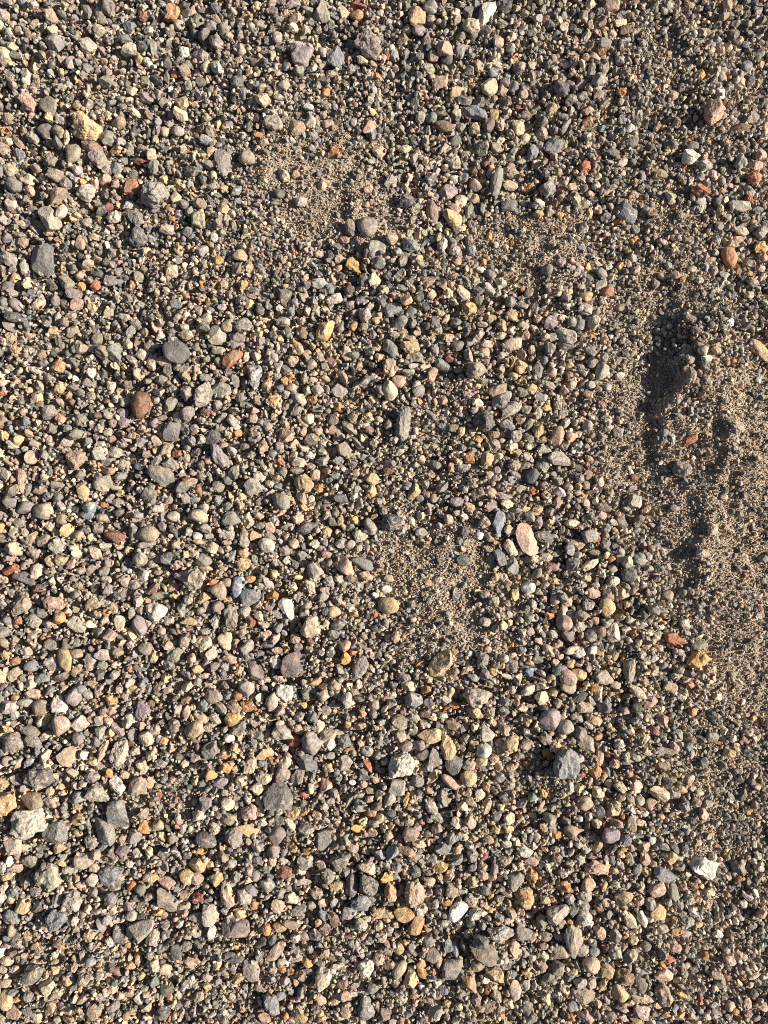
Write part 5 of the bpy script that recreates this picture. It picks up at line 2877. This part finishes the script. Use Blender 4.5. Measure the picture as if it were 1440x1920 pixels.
used = set()
for k, s in enumerate(BIG):
    r = np.random.default_rng(1000 + k)
    form = s['f']
    a, b = s['a'] * 1.04, s['b'] * 1.04
    u, v, ang = s['u'], s['v'], s['ang']
    R = None
    if s['poly']:
        pts = np.array(s['poly'])
        x0, x1, y0, y1 = pts[:, 0].min(), pts[:, 0].max(), pts[:, 1].min(), pts[:, 1].max()
        cx, cy = pts.mean(0)
        a, b, ang = (x1 - x0) / 2, (y1 - y0) / 2, 0.0
        u, v = cx, cy
        loc = np.stack([(pts[:, 0] - cx) / a, -(pts[:, 1] - cy) / b], 1)
        th = np.linspace(0, 2 * math.pi, 73)[:-1]
        R = radial(loc, th, 1) * 1.06
    big = s['area'] > 1500
    hz = min(a, b) * {'r': .86, 'o': .8, 'l': .8, 'a': .74, 'q': .72, 't': .70}[form]
    if 'cone' in s['d'] or 'pyramid' in s['d'] or 'long shadow' in s['d']:
        hz *= 1.35
    if 'flat' in s['d'] or 'slab' in s['d']:
        hz *= .72
    even = any(w_ in s['d'] for w_ in ('smooth', 'flat', 'facet', 'glossy', 'lens', 'egg'))
    co, f = rock(form, r, 4 if big else 3, R, 1.0, .55 if even else 1.0,
                 any(w_ in s['d'] for w_ in ('flat', 'slab', 'squared', 'with smooth facets')))
    # even out the size: the outline should fill its measured length and width
    rg = co.max(0) - co.min(0)
    co[:, 0] *= 2.0 / rg[0]
    co[:, 1] *= 2.0 / rg[1]
    if rg[2] < 1.4:
        co[:, 2] *= 1.4 / rg[2]
    co *= np.array([a, b, hz])
    co *= S
    me = mesh_from('pebble', co, f, M_STONE, form in 'ro')
    o = bpy.data.objects.new('pebble', me)
    zc = s['z0'] - 2.0 * (1 - s['fs']) + hz * (.34 if s['fs'] > .5 else .58) + float(r.uniform(-1, 2.0))
    pf = 1 - zc / DPX                   # its place on the ground: the ray through its middle
    o.location = (wx(u) * pf, wy(v) * pf, zc * S)
    o.rotation_euler = (float(r.normal(0, .14)), float(r.normal(.10 if s['poly'] else 0, .13)), -ang)
    o['label'] = label_for(s, used)
    used.add(o['label'])
    o['category'] = 'pebble'
    o['group'] = 'pebbles lying in the gravel bed'
    t2, amt = second_tone(s, r)
    if even or s['c'] in 'wW':
        amt *= .35
    vein = .8 if any(w in s['d'] for w in ('vein', 'streak', 'line', 'layer', 'ribbed')) else (.35 if r.random() < .18 else 0.0)
    o['tone'] = jitter(COL[s['c']], r, .06)
    o['tone_b'] = jitter(t2, r, .08)
    o['wear'] = [speckle(s, r), amt, vein]
    coll.objects.link(o)

# ------------------------------------------------------------------ all smaller stones: gravel and grit
PROTO = []
PROTO_OF = {}


def add_proto(form, sub, n, rough=1.0):
    lst = []
    for i in range(n):
        r = np.random.default_rng(5000 + len(PROTO))
        co, f = rock(form, r, sub, None, 1.0, rough)
        ext = np.abs(co).max(0)
        co = co / ext
        PROTO.append(mesh_from('grain', co, f, M_GRAIN, form in 'r'))
        lst.append(len(PROTO) - 1)
    return lst


for form, n in (('r', 4), ('o', 5), ('l', 7), ('a', 9), ('q', 4), ('t', 5)):
    PROTO_OF[form] = add_proto(form, 3, n)
FINE = add_proto('a', 2, 8, 1.3) + add_proto('l', 2, 6) + add_proto('o', 2, 3) + add_proto('q', 2, 3)
lib = bpy.data.collections.new('grain_shapes')
for i, me in enumerate(PROTO):
    lib.objects.link(bpy.data.objects.new('grain_%03d' % i, me))


class Heap:
    def __init__(self):
        self.p, self.s, self.r, self.i, self.c, self.d, self.w = [], [], [], [], [], [], []

    def add(self, p, s, r, i, c, d, w):
        for l, x in zip((self.p, self.s, self.r, self.i, self.c, self.d, self.w), (p, s, r, i, c, d, w)):
            l.append(x)


def grains_object(name, P, Sc, Ro, Ix, C, D, Wr, label, cat):
    n = len(P)
    me = bpy.data.meshes.new(name)
    me.vertices.add(n)
    me.vertices.foreach_set('co', np.asarray(P, np.float32).ravel())
    for nm, typ, arr in (('size', 'FLOAT_VECTOR', Sc), ('turn', 'FLOAT_VECTOR', Ro), ('tone', 'FLOAT_COLOR', C), ('tone_b', 'FLOAT_COLOR', D), ('wear', 'FLOAT_VECTOR', Wr)):
        at = me.attributes.new(nm, typ, 'POINT')
        arr = np.asarray(arr, np.float32)
        if typ == 'FLOAT_COLOR':
            arr = np.concatenate([arr, np.ones((n, 1), np.float32)], 1)
            at.data.foreach_set('color', np.ascontiguousarray(arr).ravel())
        else:
            at.data.foreach_set('vector', np.ascontiguousarray(arr).ravel())
    at = me.attributes.new('shape', 'INT', 'POINT')
    at.data.foreach_set('value', np.asarray(Ix, np.int32))
    o = bpy.data.objects.new(name, me)
    o['kind'] = 'stuff'
    o['label'] = label
    coll.objects.link(o)
    g = bpy.data.node_groups.new(name, 'GeometryNodeTree')
    g.interface.new_socket('Geometry', in_out='INPUT', socket_type='NodeSocketGeometry')
    g.interface.new_socket('Geometry', in_out='OUTPUT', socket_type='NodeSocketGeometry')
    gi, go = g.nodes.new('NodeGroupInput'), g.nodes.new('NodeGroupOutput')
    iop = g.nodes.new('GeometryNodeInstanceOnPoints')
    ci = g.nodes.new('GeometryNodeCollectionInfo')
    ci.inputs[0].default_value = lib
    ci.inputs['Separate Children'].default_value = True
    ci.inputs['Reset Children'].default_value = True

    def named(nm, dt):
        a = g.nodes.new('GeometryNodeInputNamedAttribute')
        a.data_type = dt
        a.inputs[0].default_value = nm
        return a.outputs[0]
    e2r = g.nodes.new('FunctionNodeEulerToRotation')
    g.links.new(named('turn', 'FLOAT_VECTOR'), e2r.inputs[0])
    g.links.new(gi.outputs[0], iop.inputs['Points'])
    g.links.new(ci.outputs[0], iop.inputs['Instance'])
    iop.inputs['Pick Instance'].default_value = True
    g.links.new(named('shape', 'INT'), iop.inputs['Instance Index'])
    g.links.new(e2r.outputs[0], iop.inputs['Rotation'])
    g.links.new(named('size', 'FLOAT_VECTOR'), iop.inputs['Scale'])
    g.links.new(iop.outputs[0], go.inputs[0])
    md = o.modifiers.new('grains', 'NODES')
    md.node_group = g
    return o


# catalogue stones beyond the 300
hp = Heap()
for k, s in enumerate(REST):
    r = np.random.default_rng(90000 + k)
    form = s['f']
    a, b = s['a'] * 1.04, s['b'] * 1.04
    hz = min(a, b) * {'r': .86, 'o': .8, 'l': .8, 'a': .78, 'q': .76, 't': .74}[form]
    zc = s['z0'] - 2.5 * (1 - s['fs']) + hz * .46 + r.uniform(-2.2, 2.5)
    pf = 1 - zc / DPX
    t2, amt = second_tone(s, r)
    hp.add((wx(s['u']) * pf, wy(s['v']) * pf, zc * S), (a * S, b * S, hz * S), (r.normal(0, .22), r.normal(0, .22), -s['ang'] + (math.pi if r.random() < .5 else 0)),
           PROTO_OF[form][int(r.integers(len(PROTO_OF[form])))], jitter(COL[s['c']], r, .07), jitter(t2, r, .08),
           (speckle(s, r), amt, .6 if r.random() < .15 else 0))

# random stones of falling size fill what room is left
CLASSES = [  # radius, tries per photo area, how sandy a spot may be, overlap allowed
 (11.5, 7000, .0, .80), (9.4, 15000, .12, .76), (7.4, 26000, .30, .72), (5.9, 45000, .42, .74), (4.7, 60000, .55, .76), (3.8, 150000, .68, .74)]
PALETTE = np.array([COL[k] for k in FILL_KEYS])
area_k = GW * GH / (W * H)
pts = []
for rad, tries, sandmax, ov in CLASSES:
    n = int(tries * area_k)
    cu = rng.uniform(-MU + 14, W + MU - 14, n)
    cv = rng.uniform(-MV + 14, H + MV - 14, n)
    rr = rad * rng.uniform(.86, 1.14, n)
    ok = clear[(cv + MV).astype(int), (cu + MU).astype(int)] > rr * ov
    cu, cv, rr = cu[ok], cv[ok], rr[ok]
    fs = sandy(cu, cv)
    ok = fs + rng.uniform(-.12, .12, len(cu)) + (rad - 4) / 7 * (.5 * L4(cu / 70, cv / 90) + .4 * L2(cu / 33, cv / 33)) < sandmax
    ok |= (rad < 5) & (rng.random(len(cu)) < .10)
    cu, cv, rr = cu[ok], cv[ok], rr[ok]
    reach = rad + 3
    for u_, v_, r_ in zip(cu.tolist(), cv.tolist(), rr.tolist()):
        if clear[int(v_ + MV), int(u_ + MU)] > r_ * ov:
            pts.append((u_, v_, r_))
            stamp(u_, v_, r_, r_, 0, reach)
pts = np.array(pts)
n = len(pts)


def fill_arrays(pts, sink, fine, seed, tint=None):
    r = np.random.default_rng(seed)
    n = len(pts)
    u, v, q = pts.T
    fs = sandy(u, v)
    asp = r.uniform(.55, .95, n)
    a = q * r.uniform(1.0, 1.55, n)
    b = a * asp
    h = b * r.uniform(.6, 1.25, n)
    deep = sink * (1 - fs) * np.clip(1.9 - q / 6.0, .25, 1.5)
    z = relief(u, v) - deep + h * .25 + r.uniform(-.7, 1.0, n) * q * .8
    P = np.stack([wx(u), wy(v), z * S], 1)
    Sc = np.stack([a, b, h], 1) * S
    if fine:
        Ro = r.uniform(-math.pi, math.pi, (n, 3))
        Ix = np.array(FINE)[r.integers(0, len(FINE), n)]
    else:
        Ro = np.stack([r.normal(0, .9, n), r.normal(0, .9, n), r.uniform(-math.pi, math.pi, n)], 1)
        forms = sum((PROTO_OF[k] * m for k, m in (('r', 1), ('o', 2), ('l', 4), ('a', 6), ('q', 2), ('t', 3))), [])
        Ix = np.array(forms)[r.integers(0, len(forms), n)]
    ci = r.choice(len(FILL_KEYS), n, p=FILL_W)
    if fine:                # the finest grains are mostly light: feldspar, silt crumbs, quartz
        light = np.array([FILL_KEYS.index(k) for k in 'kcstnnctkct'])
        ci = np.where(r.random(n) < .40 + .45 * fs, light[r.integers(0, len(light), n)], ci)
    C = PALETTE[ci]
    C = np.clip(C * np.exp(r.normal(0, .22, (n, 1))) * (1 + r.normal(0, .035, (n, 3))), .03, .85)
    D = PALETTE[r.choice(len(FILL_KEYS), n, p=FILL_W)]
    Wr = np.stack([r.uniform(.1, .8, n), r.uniform(0, .6, n), (r.random(n) < .12) * .6], 1)
    return P, Sc, Ro, Ix, C, D, Wr


A = fill_arrays(pts, 8.0, False, 21)
# a lower layer that shows in the gaps between the stones
m = int(26000 * area_k)
low = np.stack([rng.uniform(-MU + 14, W + MU - 14, m), rng.uniform(-MV + 14, H + MV - 14, m), rng.uniform(3.2, 7.5, m)], 1)
fl = sandy(low[:, 0], low[:, 1])
low = low[fl < .7]
B = fill_arrays(low, 13.0, False, 22)
B[0][:, 2] -= .003 * .9
parts = []
for i, key in enumerate(('p', 's', 'r', 'i', 'c', 'd', 'w')):
    parts.append(np.concatenate([np.array(getattr(hp, key), float), A[i], B[i]]))
grains_object('gravel', *parts, 'mixed grey, tan and cream gravel covering the whole ground between the larger pebbles', 'gravel')

# grit: the finest grains, in the frame and a little beyond
pts = []
for rad, tries in ((2.9, 300000), (2.2, 300000), (1.6, 520000)):
    n = tries
    cu = rng.uniform(-90, W + 90, n)
    cv = rng.uniform(-90, H + 90, n)
    rr = rad * rng.uniform(.8, 1.2, n)
    if rad > 2:
        ok = sandy(cu, cv) < rng.uniform(.15, .7, n) * (1 if rad > 2.5 else 1.5)
        cu, cv, rr = cu[ok], cv[ok], rr[ok]
    for u_, v_, r_ in zip(cu.tolist(), cv.tolist(), rr.tolist()):
        if clear[int(v_ + MV), int(u_ + MU)] > r_ * .72:
            pts.append((u_, v_, r_))
            stamp(u_, v_, r_, r_, 0, rad + 1)
pts = np.array(pts)
C_ = fill_arrays(pts, 8.5, True, 23)
# loose grains that came to rest on top of the others
m = 34000
top = np.stack([rng.uniform(-90, W + 90, m), rng.uniform(-90, H + 90, m), rng.uniform(1.8, 4.2, m) * rng.uniform(.8, 1.1, m)], 1)
top = top[sandy(top[:, 0], top[:, 1]) < rng.uniform(.2, .8, m)]
top = top[(clear[(top[:, 1] + MV).astype(int), (top[:, 0] + MU).astype(int)] > -2.6)]
D_ = fill_arrays(top, 0.0, True, 24)
D_[0][:, 2] += .0022 * (1 - .6 * sandy(top[:, 0], top[:, 1]))
C_ = [np.concatenate([x, y]) for x, y in zip(C_, D_)]
grains_object('grit', *C_, 'fine tan and grey grit filling the gaps and the sandy patches', 'grit')
